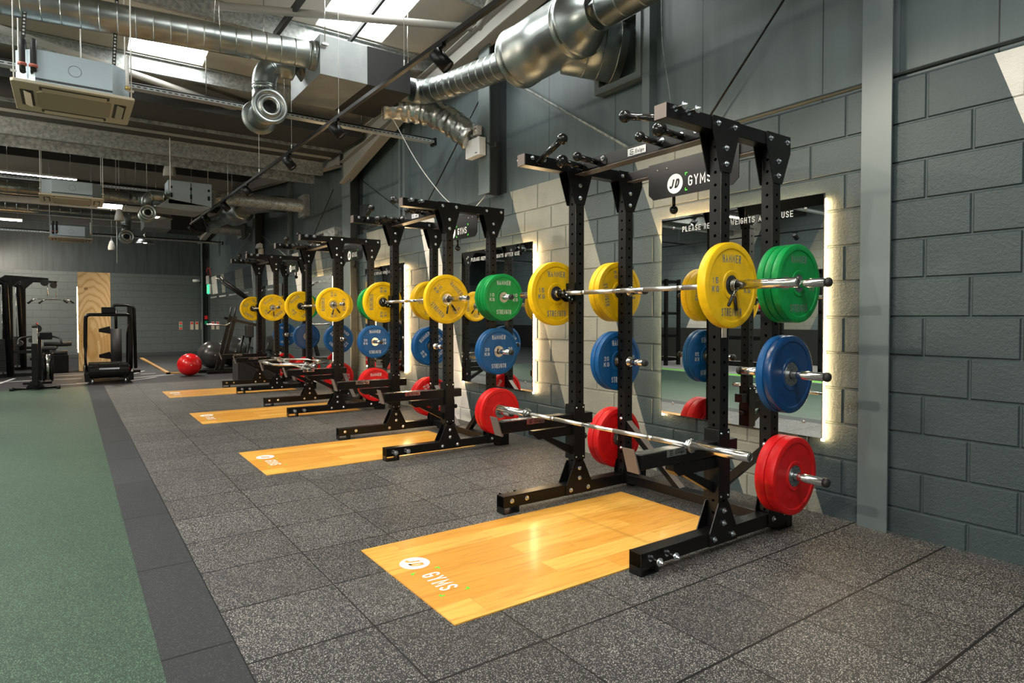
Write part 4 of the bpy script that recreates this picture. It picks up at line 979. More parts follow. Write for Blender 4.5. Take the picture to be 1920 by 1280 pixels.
# ------------------------------------------------------------------ ceiling cassette air conditioners
def cassette(y, z, top, label, pipes=True):
    x0, x1 = -.358, .486; o = Vector(((x0+x1)/2, y+.42, z)); t = thing('ceiling_cassette', label, 'air conditioner', o, 'ceiling cassette units'); y1 = y+.85; xm = (x0+x1)/2; ym = (y+y1)/2
    # fascia with four outlets around a recessed grille
    b = MB(o); b.prism([(x0+.02, y, z), (x1-.02, y, z), (x1, y+.02, z), (x1, y1-.02, z), (x1-.02, y1, z), (x0+.02, y1, z), (x0, y1-.02, z), (x0, y+.02, z)], (0, 0, .025)); b.obj('fascia', 'ac_white', t, bevel=.004)
    g = .16
    b = MB(o); b.prism([(x0+g+.05, y+g, z-.006), (x1-g-.05, y+g, z-.006), (x1-g, y+g+.05, z-.006), (x1-g, y1-g-.05, z-.006), (x1-g-.05, y1-g, z-.006), (x0+g+.05, y1-g, z-.006), (x0+g, y1-g-.05, z-.006), (x0+g, y+g+.05, z-.006)], (0, 0, .006)); b.obj('intake_grille', 'ac_grille', t)
    for k in range(4):
        b = MB(o); c = MB(o)
        if k < 2: xx = x0+.095 if k == 0 else x1-.095; b.box(xx-.045, xx+.045, y+.20, y1-.20, z-.002, z+.001); c.prism([(xx-.022, y+.22, z-.003), (xx+.028, y+.22, z-.020), (xx+.028, y1-.22, z-.020), (xx-.022, y1-.22, z-.003)], (0, 0, .003))
        else: yy_ = y+.095 if k == 2 else y1-.095; b.box(x0+.18, x1-.18, yy_-.045, yy_+.045, z-.002, z+.001); c.prism([(x0+.20, yy_-.015, z-.003), (x1-.20, yy_-.015, z-.003), (x1-.20, yy_+.035, z-.018), (x0+.20, yy_+.035, z-.018)], (0, 0, .003))
        v = b.obj('outlet', 'ac_dark', t); c.obj('louvre', 'ac_white', v)
    a0, a1, c0, c1 = x0+.03, x1-.03, y+.03, y1-.03; ch = .13
    MB(o).prism([(a0+ch, c0, z+.03), (a1-ch, c0, z+.03), (a1, c0+ch, z+.03), (a1, c1-ch, z+.03), (a1-ch, c1, z+.03), (a0+ch, c1, z+.03), (a0, c1-ch, z+.03), (a0, c0+ch, z+.03)], (0, 0, top-z-.03)).obj('body', 'ac_body', t, bevel=.003)
    b = MB(o); b.torus((xm, c0-.001, (z+top)/2+.02), (0, 1, 0), .045, .0015, 28, 5)
    b.prism([(a0+ch, c0-.006, z+.045), (a1-ch, c0-.006, z+.045), (a1-ch, c0-.006, z+.06), (a0+ch, c0-.006, z+.06)], (0, .006, 0)); b.obj('knockout', 'hub_dark', t)
    b = MB(o)
    for x, yy_ in ((a0-.01, c0+.06), (a1+.01, c0+.06), (a0-.01, c1-.06), (a1+.01, c1-.06)): b = MB(o); b.cyl((x, yy_, z+.05), (x, yy_, roofz(yy_)-.02), .005, 8); b.box(x-.02, x+.02, yy_-.02, yy_+.02, z+.10, z+.107); b.obj('hanger_rod', 'white', t)
    if pipes:
        for x in (a0+.05, a0+.12):
            MB(o).tube(sm_path([(x, c0+.03, z+.10), (x, c0-.045, z+.13), (x, c0-.05, z+.30), (x, c0+.03, z+.37), (x, c0+.2, z+.36)], 6, .45), .021, 14).obj('insulated_pipe', 'rubber', t)
            MB(o).rev((x, c0-.052, z+.125), (0, 0, 1), [(0, .030), (.018, .030)], 16).obj('pipe_ring', 'pink', t)
        b = MB(o); b.cyl((a1-.02, c0+.03, z+.12), (a1-.02, c0+.03, z+.38), .014, 12); b.ball((a1-.02, c0+.03, z+.115), .02, 12).ball((a1-.02, c0+.03, z+.385), .018, 12); b.obj('drain_pipe', 'white', t)
        b = MB(o); b.rev((a1-.02, c0+.03, z+.10), (0, 0, 1), [(0, .02), (.03, .02)], 12); b.obj('valve', 'brass', t)
cassette(6.31, 3.14, 3.43, 'nearest ceiling cassette air conditioner, large at upper left')
cassette(11.92, 3.148, 3.40, 'middle ceiling cassette air conditioner in front of the blue grey duct', False)
cassette(17.75, 3.11, 3.40, 'farthest ceiling cassette air conditioner near the back wall')
# slotted hanger strips beside the nearest cassette
for x, lb in ((-.30, 'black slotted hanger strip above the left end of the nearest cassette'), (.33, 'black slotted hanger strip above the right end of the nearest cassette')):
    o = Vector((x, 6.5, 3.43)); b = MB(o); b.prism([(x, 6.5, 3.43), (x+.028, 6.5, 3.43), (x+.085, 6.62, 4.5), (x+.057, 6.62, 4.5)], (0, .003, 0)); st = b.obj('hanger_strip', 'slotted', loc=o); tag(st, lb, 'hanger')

# ------------------------------------------------------------------ black spotlight track
TX0, TY0, TX1, TY1, TZ = 2.225, 2.2, 2.118, 14.75, 3.25
def tx(y): return TX0+(TX1-TX0)*(y-TY0)/(TY1-TY0)
o = Vector((tx(8), 8, TZ)); t = thing('lighting_track', 'long black lighting track hung on wires above the platforms', 'light track', o)
MB(o).prism([(TX0-.018, TY0, TZ-.016), (TX0+.018, TY0, TZ-.016), (TX0+.018, TY0, TZ+.016), (TX0-.018, TY0, TZ+.016)], (TX1-TX0, TY1-TY0, 0)).obj('rail', 'black', t)
for y in (3.2, 4.6, 6.05, 7.6, 9.1, 11.1, 12.8, 14.6): MB(o).cyl((tx(y), y, TZ+.015), (tx(y), y, roofz(y)-.01), .0016, 6).cyl((tx(y), y, TZ+.015), (tx(y), y, TZ+.075), .005, 8).obj('wire', 'white', t)
def spot(x, y, z, aim, label, group, power=SPOT_W, blend=.6, size=95, col=(1, .90, .74)):
    o = Vector((x, y, z)); t = thing('track_spotlight', label, 'spotlight', o, group)
    d = (Vector(aim)-o).normalized(); c = o+Vector((0, 0, -.105))
    MB(o).box(x-.016, x+.016, y-.06, y+.06, z-.035, z-.016).obj('adapter', 'black', t)
    b = MB(o); b.cyl((x, y, z-.03), (x, y, z-.06), .008, 10); b.cyl((x, y, z-.055), c-d*.02, .007, 8); b.obj('stem', 'black', t)
    MB(o).rev(c-d*.06, d, [(0, .044), (.004, .053), (.150, .053), (.150, .048), (.130, .047)], 24, caps=False).obj('head', 'black', t)
    MB(o).rev(c-d*.062, d, [(0, .034), (.001, .034)], 20).obj('heat_sink', 'black', t)
    MB(o).rev(c+d*.042, d, [(0, .044), (.002, .044)], 20).obj('lens', 'lamp', t)
    L = bpy.data.lights.new('spot_beam', 'SPOT'); L.energy = power; L.spot_size = D2(size); L.spot_blend = blend; L.shadow_soft_size = .03; L.color = col
    lo = bpy.data.objects.new('spot_beam', L); COL.objects.link(lo); lo.parent = t; lo.location = c+d*.07-o; lo.rotation_euler = d.to_track_quat('-Z', 'Y').to_euler()
    return t
sl = ['nearest', 'second', 'third', 'fourth', 'fifth', 'sixth', 'last']
for i, (y, ay) in enumerate(((4.02, 2.9), (6.12, 5.2), (7.73, 7.0), (9.82, 9.0), (11.35, 10.8), (13.0, 12.6), (14.6, 14.3))):
    spot(tx(y), y, TZ, (3.7, ay, 1.2), f'black cylinder spotlight, {sl[i]} along the track', 'spotlights on the black track', SPOT_W*1.25)
# an identical track continues over the near end of the bay, outside the frame
spot(2.24, 2.3, TZ, (3.7, 1.3, 1.2), 'black cylinder spotlight at the near end of the track', 'spotlights on the black track', SPOT_W*1.2)

# second track over the turf, left of the frame, and a third along the left wall
def side_track(x0, y0, y1, label, aims, power, grp):
    o = Vector((x0, y0, TZ)); t = thing('lighting_track', label, 'light track', o)
    MB(o).box(x0-.018, x0+.018, y0, y1, TZ-.016, TZ+.016).obj('rail', 'black', t)
    for k in range(6):
        y = y0+.4+(y1-y0-.8)*k/5; MB(o).cyl((x0, y, TZ+.015), (x0, y, roofz(y)-.01), .0016, 6).obj('wire', 'white', t)
    for (y, aim, lb) in aims: spot(x0, y, TZ, aim, lb, grp, power*(.42 if 'upper' in lb else 1))
side_track(-2.2, 1.0, 22.5, 'black lighting track over the turf', [(y, (1.0, y+.4, 0), f'spotlight over the turf {w_}') for y, w_ in
    ((2.0, 'at the near end'), (5.0, 'level with the nearest platform'), (8.0, 'level with the second platform'), (11.0, 'level with the third platform'), (14.0, 'above the exercise bike'))]+
    [(y, (a, 24.4, 1.6), f'spotlight aimed at the back wall, {w_}') for y, a, w_ in ((18.5, .5, 'farther from it'), (20.5, 2.6, 'middle'), (22.0, -1.0, 'closest to it'))]+
    [(y, (4.0, a, 3.0), f'spotlight aimed across at the upper right wall, {w_}') for y, a, w_ in ((3.4, 4.6, 'first'), (6.6, 7.6, 'second'), (9.8, 11.6, 'third'))], 185, 'spotlights on the turf track')
side_track(-5.8, 2.0, 14.0, 'black lighting track beside the left wall', [(y, (-8.2, y, 1.4), f'spotlight washing the left wall, {w_}') for y, w_ in ((3.5, 'nearest'), (8.0, 'middle'), (12.5, 'farthest'))], 90, 'spotlights by the left wall')

# ------------------------------------------------------------------ emergency light on the second column
o = Vector((3.74, 5.98, 3.19)); t = thing('emergency_light', 'white twin-head emergency light box at the end of the foil duct', 'emergency light', o)
MB(o).box(3.70, 3.79, 5.85, 6.14, 3.07, 3.27).obj('housing', 'white', t, bevel=.006)
for y in (5.93, 6.06):
    MB(o).box(3.70, 3.76, y-.045, y+.045, 3.30, 3.40).obj('lamp_head', 'speaker_white', t, bevel=.005)
    b = MB(o); b.rev((3.70, y, 3.35), (-1, 0, 0), [(0, .03), (.004, .026)], 16); b.cyl((3.74, y, 3.27), (3.74, y, 3.31), .01, 8); b.obj('lens', 'steel', t)
b = MB(o); b.box(3.6985, 3.7, 5.89, 5.93, 3.095, 3.105); b.obj('marking', 'black', t)
b = MB((3.83, 5.77, 3.15)); b.tube(sm_path([(3.79, 5.86, 3.22), (3.80, 5.80, 3.19), (3.82, 5.79, 3.15), (3.84, 5.70, 3.15)], 5), .008, 8); b.box(3.80, 3.86, 5.66, 5.70, 3.13, 3.18)
tag(b.obj('cable', 'rubber', loc=(3.83, 5.77, 3.15)), 'short black cable and clip beside the emergency light', 'cable')
# loose dangling cable and droopy wires
b = MB((3.3, 7, 3)); b.tube(sm_path([(3.1, 6.9, 3.72), (3.14, 6.7, 3.45), (3.3, 6.5, 3.0), (3.55, 6.3, 2.6), (3.75, 6.15, 2.45), (3.9, 6.0, 2.68)], 10, .5), .005, 6)
tag(b.obj('hanging_cable', 'white', loc=(3.3, 7, 3)), 'thin pale cable drooping in an arc above the second rack', 'cable')
b = MB((3.95, 3.4, 3)); b.tube(sm_path([(3.99, 3.50, 4.2), (3.985, 3.52, 3.6), (3.98, 3.40, 3.0), (3.97, 3.36, 2.68)], 10, .5), .004, 6)
tag(b.obj('hanging_cable', 'galv_old', loc=(3.95, 3.4, 3)), 'thin grey cable hanging down the wall right of the duct outlet', 'cable')
# grey control boxes by the third column
o = Vector((3.9, 10.9, 2.7)); t = thing('control_box', 'flat grey control box standing on top of the block wall', 'control box', o)
MB(o).box(3.70, 3.95, 10.45, 11.4, 2.66, 2.82).obj('housing', 'galv_old', t, bevel=.005); b = MB(o); b.box(3.698, 3.70, 11.0, 11.25, 2.73, 2.77); b.obj('marking', 'black', t)
o = Vector((3.95, 9.8, 2.95)); t = thing('junction_box', 'small dark junction box with two cables beside the third column', 'junction box', o)
MB(o).box(3.93, 4.03, 9.72, 9.90, 2.93, 3.12).obj('housing', 'column_dark', t, bevel=.005)
b = MB(o)
for dy in (-.03, .04): b.tube(sm_path([(3.98, 9.8+dy, 2.93), (3.98, 9.8+dy, 2.8), (3.93, 9.7+dy, 2.70), (3.9, 9.4+dy, 2.69)], 5), .010, 8)
b.obj('cable', 'rubber', t)
rnd = random.Random(5); b = MB((3.9, 9.2, 2.68))
for k in range(6):
    pts = [(3.9+rnd.uniform(-.04, .04), 9.75-.2*j+rnd.uniform(-.05, .05), 2.68+rnd.uniform(0, .07)) for j in range(7)]; b.tube(sm_path(pts, 5, .45), .006, 6)
tag(b.obj('cable_bundle', 'rubber', loc=(3.9, 9.2, 2.68)), 'tangle of dark cables lying on top of the block wall', 'cable')
# white roll and lamp above the farthest rack
o = Vector((3.75, 15.5, 2.8)); t = thing('wall_sensor', 'cream box lamp with a tilted head above the farthest rack', 'emergency light', o)
MB(o).box(3.76, 3.80, 15.6, 15.95, 2.66, 2.92).obj('housing', 'ac_white', t, bevel=.004); MB(o).prism([(3.70, 15.6, 2.95), (3.78, 15.6, 2.93), (3.78, 15.6, 3.02), (3.72, 15.6, 3.05)], (0, .38, 0)).obj('head', 'speaker_white', t)

# ------------------------------------------------------------------ pendant speakers and lamps
def speaker(x, y, z, h, label):
    o = Vector((x, y, z)); t = thing('pendant_speaker', label, 'speaker', o, 'pendant speakers'); r = h*.34
    MB(o).rev((x, y, z), (0, 0, 1), [(0, r*.9), (0, r*.98), (h*.06, r*1.04), (h*.35, r*.98), (h*.75, r*.68), (h*.93, r*.5), (h, r*.3)], 24).obj('body', 'speaker_white', t)
    b = MB(o); b.rev((x, y, z-.001), (0, 0, -1), [(0, r*.85), (.004, r*.82)], 24); b.obj('grille', 'ac_grille', t)
    b = MB(o); b.torus((x, y, z+h*1.05), (0, 1, 0), h*.08, .005, 16, 6); b.cyl((x, y, z+h*1.1), (x, y, roofz(y)-.01), .004, 6); b.obj('wire', 'white', t)
speaker(1.50, 12.735, 3.80, .30, 'largest looking pale bell shaped speaker under the roof')
speaker(.88, 15.4, 3.29, .25, 'middle pale bell shaped speaker beside the diffusers')
speaker(1.02, 21.4, 3.22, .26, 'smallest looking white speaker in front of the back wall')
def dome(x, y, z, r, label):
    o = Vector((x, y, z)); t = thing('pendant_lamp', label, 'pendant lamp', o, 'metal pendant lamps')
    b = MB(o); b.rev((x, y, z), (0, 0, 1), [(0, r), (.0, r), (r*.12, r*.97), (r*.55, r*.62), (r*.68, r*.28), (r*.7, r*.2)], 28, caps=False); b.obj('shade', 'duct', t)
    MB(o).rev((x, y, z+r*.68), (0, 0, 1), [(0, r*.2), (r*.35, r*.2), (r*.42, r*.1)], 16).obj('lamp_holder', 'steel', t)
    MB(o).ball((x, y, z+r*.3), r*.3, 14).obj('bulb', 'lamp', t)
    L = bpy.data.lights.new('pendant_light', 'SPOT'); L.energy = 160; L.spot_size = 2.6; L.spot_blend = .8; L.shadow_soft_size = .1; L.color = (1, .93, .8)
    lo = bpy.data.objects.new('pendant_light', L); COL.objects.link(lo); lo.parent = t; lo.location = Vector((x, y, z-.03))-o
    MB(o).cyl((x, y, z+r), (x, y, roofz(y)-.01), .005, 6).obj('wire', 'steel', t)
dome(1.81, 20.8, 3.40, .24, 'silver dome pendant lamp in front of the back wall')
dome(1.62, 16.1, 3.50, .32, 'silver dome pendant lamp behind the medium air diffuser')
# light battens
def batten(x0, x1, y, z, label):
    o = Vector(((x0+x1)/2, y, z)); t = thing('batten_light', label, 'light fitting', o, 'batten lights')
    MB(o).box(x0, x1, y-.03, y+.03, z, z+.035).obj('housing', 'white', t); MB(o).cyl((x0+.01, y, z-.012), (x1-.01, y, z-.012), .018, 12).obj('tube', 'batten', t)
    for x in (x0+.1, x1-.1): MB(o).cyl((x, y, z+.03), (x, y, roofz(y)-.01), .003, 6).obj('wire', 'steel', t)
batten(-.95, .15, 14.0, 3.80, 'glowing batten light above the middle cassette')
for i, (x, y) in enumerate(((-3.5, 2.5), (-3.5, 7.2), (-3.5, 12.5), (-3.5, 18), (-6.5, 4), (-6.5, 10), (1.2, .2), (-1.6, 21.5))):  # extra battens added to brighten the hall, mostly out of view
    batten(x-.6, x+.6, y, 3.9, ['added fill batten over the near turf', 'added fill batten over the middle turf', 'added fill batten over the far turf', 'added fill batten over the left machines', 'added fill batten near the left wall', 'added fill batten farther along the left wall', 'added fill batten over the near rubber floor', 'added fill batten above the pull-down machines'][i])
# channel brackets and hanging rods
def bracket_bar(p, q, label):
    o = Vector(p); b = MB(o); b.cyl(p, q, .017, 6); q = Vector(q); b.cyl(p, (p[0], p[1], roofz(p[1])-.1), .004, 6); b.cyl(q, (q.x, q.y, roofz(q.y)-.1), .004, 6); tag(b.obj('channel_bracket', 'galv', loc=o), label, 'bracket')
bracket_bar((1.60, 13.2, 4.16), (1.86, 12.4, 4.12), 'short steel channel holding the largest speaker')
bracket_bar((2.35, 12.3, 3.95), (2.62, 11.6, 3.97), 'short steel channel right of the largest speaker')
for x, y, z0, lb in ((.13, 7.9, 3.45, 'thin pale rod over the nearest cassette'), (1.28, 10.8, 3.2, 'thin rod hanging past the dark valley box'), (.86, 16, 2.45, 'long thin rod down to the plywood column')):
    o = Vector((x, y, z0)); tag(MB(o).cyl((x, y, z0), (x, y, roofz(y)-.05), .006, 8).obj('hanging_rod', 'white', loc=o), lb, 'rod')

# ------------------------------------------------------------------ far training area
# plywood pillar with a glowing strip
o = Vector((.5, 18.3, 0)); t = thing('plywood_pillar', 'tall plywood clad pillar with a glowing strip on its left edge', 'pillar', o)
b = MB(); b.box(-.325, .325, -.23, .23, 0, 2.36); p = b.obj('cladding', 'plywood', t)
MB().box(-.345, -.329, -.21, -.19, .45, 2.0).obj('light_strip', 'led', t)
# curved treadmill seen from the front
o = Vector((.62, 14.3, 0)); t = thing('treadmill', 'black treadmill facing the camera in front of the plywood pillar', 'treadmill', o)
b = MB(); b.rev((-.34, .08, .25), (1, 0, 0), [(0, .11), (.02, .145), (.17, .15), (.175, .142), (.505, .142), (.51, .15), (.66, .145), (.68, .11)], 28, False); b.obj('front_drum', 'gloss_black', t)
b = MB(); b.prism([(-.39, -.02, .05), (-.39, .10, .05), (-.39, 1.7, .16), (-.39, 1.7, .30), (-.39, .2, .32), (-.41, -.02, .22)], (.09, 0, 0)); b.obj('side_cover', 'black', t, bevel=.01)
b = MB(); b.prism([(.30, -.02, .05), (.30, .10, .05), (.30, 1.7, .16), (.30, 1.7, .30), (.30, .2, .32), (.30, -.02, .22)], (.10, 0, 0)); b.obj('side_cover', 'black', t, bevel=.01)
b = MB(); n = 30
for i in range(n): 
    y = .22+1.45*i/n; z = .22+.10*(abs(i/n-.5)*2)**2; b.box(-.30, .30, y, y+.042, z, z+.02)
b.obj('slat_belt', 'rubber', t)
MB().tube(sm_path([(-.36, .12, .25), (-.375, .10, .8), (-.365, .05, 1.33), (.365, .05, 1.33), (.375, .10, .8), (.36, .12, .25)], 8, .16), .032, 12).obj('arch_frame', 'black', t)
for s in (-1, 1): MB().tube(sm_path([(s*.37, .08, 1.15), (s*.36, .5, 1.12), (s*.36, .9, .95), (s*.36, 1.0, .3)], 6), .022, 10).obj('handrail', 'black', t)
MB().box(-.115, .115, .02, .12, 1.36, 1.475).obj('console', 'black', t, bevel=.012)
for s in (-1, 1):
    MB().cyl((s*.27, .03, 0), (s*.27, .03, .10), .022, 12).obj('foot', 'zinc', t)
    MB().cyl((s*.27, 1.6, 0), (s*.27, 1.6, .18), .022, 12).obj('foot', 'zinc', t)
# tower behind it with round padded column
o = Vector((.99, 16.9, 0)); t = thing('weight_tower', 'black plate tower with a round column behind the treadmill', 'weight machine', o)
MB().box(.10, .20, -.06, .04, 0, 1.52).obj('upright', 'upright', t); MB().box(-.30, .35, -.05, .03, 0, .06).obj('base', 'black', t)
MB().box(-.05, .0, -.40, .45, 0, .06).obj('base', 'black', t)
MB().cyl((-.12, -.02, .10), (-.12, -.02, 1.02), .11, 24).obj('column', 'rubber', t)
MB().cyl((-.12, -.02, 1.02), (-.12, -.02, 1.46), .03, 12).obj('guide_rod', 'black', t)
MB().tube(sm_path([(-.20, 0, 1.40), (-.16, 0, 1.56), (.1, 0, 1.56), (.24, 0, 1.50), (.26, 0, .1)], 6), .035, 10).obj('arch_frame', 'black', t)
for z in (.32, .90): MB().prism([(-.20, -.03, z), (-.45, -.03, z+.05), (-.45, -.03, z+.12), (-.24, -.03, z+.18)], (0, .06, 0)).obj('plate_horn', 'black', t)
# air bike / erg with side flywheel
o = Vector((-.5, 13.78, 0)); t = thing('exercise_bike', 'black stationary bike with a side fan wheel at the edge of the turf', 'exercise bike', o)
MB().box(-.045, .045, -.05, .05, .08, .82).obj('post', 'black', t, bevel=.008)
MB().box(-.03, .045, -.045, .045, .80, 1.10).obj('seat_post', 'steel', t)
MB().box(-.04, .05, -.06, .10, 1.09, 1.14).obj('saddle', 'rubber', t, bevel=.02)
b = MB(); b.cyl((-.33, .05, .03), (.33, .05, .03), .022, 12); b.obj('rear_foot', 'black', t)
for s in (-1, 1): MB().rev((s*.33, .05, .035), (s, 0, 0), [(-.03, .035), (.03, .035)], 14).obj('end_wheel', 'rubber', t)
MB().prism([(-.13, 0, .05), (.13, 0, .05), (.06, 0, .16), (-.06, 0, .16)], (0, .09, 0)).obj('base', 'black', t)
MB().box(-.22, .22, .95, 1.01, .02, .06).obj('front_foot', 'black', t); MB().box(-.025, .025, .05, 1.0, .05, .10).obj('rail', 'black', t)
MB().rev((.09, .55, .36), (1, 0, 0), [(0, .25), (.02, .27), (.035, .27), (.035, .235), (.13, .235), (.13, .27), (.15, .27), (.165, .25)], 32, False).obj('fan_wheel', 'gloss_black', t)
MB().rev((.128, .55, .36), (1, 0, 0), [(0, .238), (.09, .238)], 32).obj('fan_cage', 'steel', t)
MB().tube(sm_path([(-.26, .45, .76), (-.24, .5, .90), (-.1, .55, .93), (.22, .55, .93), (.36, .5, .90), (.38, .42, .80)], 6), .018, 10).obj('handlebar', 'rubber', t)
MB().box(.05, .24, .5, .56, .87, 1.0).obj('monitor', 'black', t, bevel=.01); MB().box(.02, .08, .5, .6, .12, .92).obj('mast', 'black', t)
# pull-down machines at the left
def pulldown(x, y, H, label, bar=True):
    o = Vector((x, y, 0)); t = thing('pulldown_machine', label, 'weight machine', o, 'cable pull-down machines')
    MB().tube(sm_path([(-.42, 0, .04), (-.42, 0, H-.14), (-.30, 0, H-.04), (-.12, 0, H-.10), (-.06, 0, .04)], 6, .2), .055, 10).obj('frame', 'black', t)
    MB().box(-.10, .0, .10, .20, 0, H).obj('upright', 'black', t, bevel=.008)
    b = MB(); b.prism([(-.25, .11, H-.02), (-.12, .11, H+.08), (.62, .11, H+.04), (.62, .11, H-.01), (.15, .11, H+.0), (.0, .11, H-.16), (-.05, .11, H-.22)], (0, .07, 0)); b.obj('arm', 'black', t)
    MB().rev((.55, .10, H-.06), (0, 1, 0), [(0, .065), (.006, .075), (.03, .075), (.036, .065)], 24, False).obj('pulley', 'rubber', t)
    b = MB(); b.cyl((.60, .12, H-.10), (.60, .12, H-.38), .008, 8); b.obj('cable', 'steel', t)
    if bar:
        MB().tube(sm_path([(.25, .12, H-.52), (.36, .12, H-.42), (.62, .12, H-.41), (.84, .12, H-.42), (.96, .12, H-.50)], 5), .016, 10).obj('bar', 'steel', t)
        for p, q in (((.25, .12, H-.52), (.34, .12, H-.44)), ((.96, .12, H-.50), (.88, .12, H-.44))): MB().cyl(p, q, .022, 10).obj('bar_grip', 'rubber', t)
    for k in range(14): 
        pass
    b = MB()
    for k in range(14): b.box(-.38, -.12, .02, .14, .12+.05*k, .165+.05*k)
    b.obj('weight_stack', 'rubber', t)
    for xx in (-.32, -.18): MB().cyl((xx, .08, .05), (xx, .08, H-.12), .010, 8).obj('guide_rod', 'steel', t)
    MB().box(-.5, .35, .12, .20, .0, .07).obj('base', 'black', t); MB().box(-.5, -.42, -.35, .5, 0, .07).obj('base', 'black', t)
    MB().box(.0, .62, .11, .19, .50, .56).obj('crossbar', 'black', t)
    MB().box(.50, .58, .10, .2, .0, .55).obj('seat_post', 'black', t)
    MB().box(.34, .75, .0, .30, .56, .64).obj('seat', 'rubber', t, bevel=.03)
    MB().cyl((.10, .0, .72), (.10, .35, .72), .06, 16).obj('knee_roller', 'rubber', t)
    return t
pulldown(-.98, 17.0, 2.10, 'black pull-down machine with a wide cranked bar, nearer of the two')
pulldown(-.86, 19.2, 2.14, 'black pull-down machine behind the first, shorter bar', True)
o = Vector((-.24, 17.9, 0)); t = thing('leg_machine', 'low black bench machine with two stacked rollers left of the pillar', 'weight machine', o)
MB().box(-.10, .22, -.10, .3, 0, .42).obj('housing', 'black', t, bevel=.02)
for x0, z in ((-.32, .46), (-.24, .66)): MB().cyl((x0, -.05, z), (x0+.52, -.05, z), .055, 18).obj('roller', 'rubber', t)
MB().box(-.50, -.1, 0, .08, .30, .36).obj('beam', 'black', t); MB().box(-.42, -.34, -.02, .08, 0, 1.0).obj('post', 'black', t)
MB().rev((-.36, -.03, 1.02), (0, 1, 0), [(0, .09), (.07, .09)], 20).obj('cam_wheel', 'rubber', t); MB().ball((-.36, -.05, 1.13), .022, 10).obj('knob', 'red_paint', t)
# slanted lever machine
o = Vector((2.72, 15.5, 0)); t = thing('lever_machine', 'black slanted lever machine between the exercise balls and the farthest rack', 'weight machine', o)
for dx, dy in ((0, .0), (.16, .3)):
    MB().prism([(dx-.04, dy, .03), (dx+.04, dy, .03), (dx+.36, dy, 1.30), (dx+.28, dy, 1.30)], (0, .07, 0)).obj('slanted_post', 'black', t)
    MB().cyl((dx+.29, dy+.03, 1.25), (dx+.34, dy+.03, 1.52), .022, 12).obj('handle', 'rubber', t)
MB().box(-.20, .95, -.08, .0, 0, .07).obj('base', 'black', t, bevel=.01); MB().box(-.32, .70, .33, .41, 0, .07).obj('base', 'black', t, bevel=.01)
MB().prism([(.20, .1, 1.30), (.95, .1, 1.12), (.95, .1, 1.05), (.20, .1, 1.24)], (0, .07, 0)).obj('lever', 'black', t)
MB().box(.66, .84, .05, .22, .80, 1.10).obj('weight_block', 'rubber', t, bevel=.03)
MB().cyl((.62, .13, .85), (.42, .13, .06), .03, 12).obj('strut', 'black', t); MB().cyl((.78, .13, .85), (.62, .13, .06), .03, 12).obj('strut', 'black', t)
MB().tube(sm_path([(.33, .0, 1.18), (.22, -.02, 1.10), (-.20, -.05, 1.12)], 5), .022, 10).obj('side_handle', 'steel', t)
for dy in (0, .22): MB().cyl((.18, dy, 2.12-.1*dy), (1.02, dy, 1.50), .035, 12).obj('long_lever', 'black', t)
MB().box(.98, 1.06, -.05, .3, 0, 1.6).obj('rear_post', 'black', t)
b = MB(); b.cyl((.18, 0, 2.12), (.02, 0, 2.17), .02, 10); b.cyl((.30, .22, 2.04), (.16, .22, 2.22), .018, 10); b.obj('tip', 'steel', t)
# exercise balls
def ball(x, y, r, mat, label, z=0):
    o = MB((x, y, 0)).ball((x, y, r), r, 48, 1).obj('exercise_ball', mat, loc=(x, y, z)); tag(o, label, 'exercise ball', 'exercise balls'); b = MB(); b.rev((0, -r*.999, r), (0, -1, 0), [(0, .012), (.003, .010)], 12); b.obj('valve', 'white', o)
ball(2.14, 15.25, .245, 'ball_red', 'glossy red exercise ball')
ball(2.86, 16.75, .335, 'ball_black', 'grey black exercise ball touching the red one in view', .035)
ball(3.42, 17.3, .38, 'ball_black', 'black exercise ball seen through the slanted machine', .035)
t = tag(MB((3.1, 13.45, 0)).box(2.72, 3.5, 13.25, 13.75, 0, .42).obj('plyo_box', 'black_inner', loc=(3.1, 13.45, 0)), 'plain black jump box beside the farthest rack', 'box')
# raised mat with wooden edging
o = Vector((2.9, 19, 0)); t = thing('raised_mat', 'black rubber mat edged with a pale wood strip near the back wall', 'mat', o)
MB(o).box(1.86, W-.02, 16.10, 22.5, 0, .035).obj('mat', 'rubber', t)
MB(o).box(1.78, 1.86, 16.0, 22.5, 0, .03).box(1.78, W-.02, 16.0, 16.10, 0, .03).obj('edging', 'strip_wood', t)

# ------------------------------------------------------------------ things on the back wall and in the corner
def sign(x, label, cols):
    o = Vector((x, 24.395, .85)); t = thing('safety_sign', label, 'sign', o, 'small signs on the back wall'); MB(o).box(x, x+.10, 24.39, 24.399, .85, 1.13).obj('board', 'ac_white', t)
    for k, c in enumerate(cols):
        MB(o).box(x+.015, x+.085, 24.387, 24.3895, 1.04-.09*k, 1.11-.09*k).obj('symbol', c, t)
sign(3.115, 'small safety sign with red and green squares, leftmost on the back wall', ('red_paint', 'green_paint', 'red_paint'))
sign(3.463, 'small white safety sign, second from the left', ('red_paint',))
sign(3.62, 'small white safety sign, third from the left', ('red_paint',))
sign(3.80, 'small safety sign with red marks beside the corner column', ('red_paint', 'pink', 'red_paint'))
o = Vector((3.62, 24.3, 2.5)); t = thing('security_camera', 'white security camera high on the back wall', 'camera', o)
MB(o).box(3.70, 3.76, 24.30, 24.4, 2.52, 2.62).obj('mount', 'white', t, bevel=.01); MB(o).cyl((3.76, 24.28, 2.57), (3.54, 24.22, 2.56), .045, 16).obj('body', 'white', t)
o = Vector((3.93, 23.3, 2.7)); t = thing('alarm_box', 'pale grey alarm box beside the exit sign', 'alarm box', o); MB(o).box(3.91, W-.001, 23.72, 24.0, 2.43, 2.72).obj('housing', 'speaker_white', t, bevel=.01)
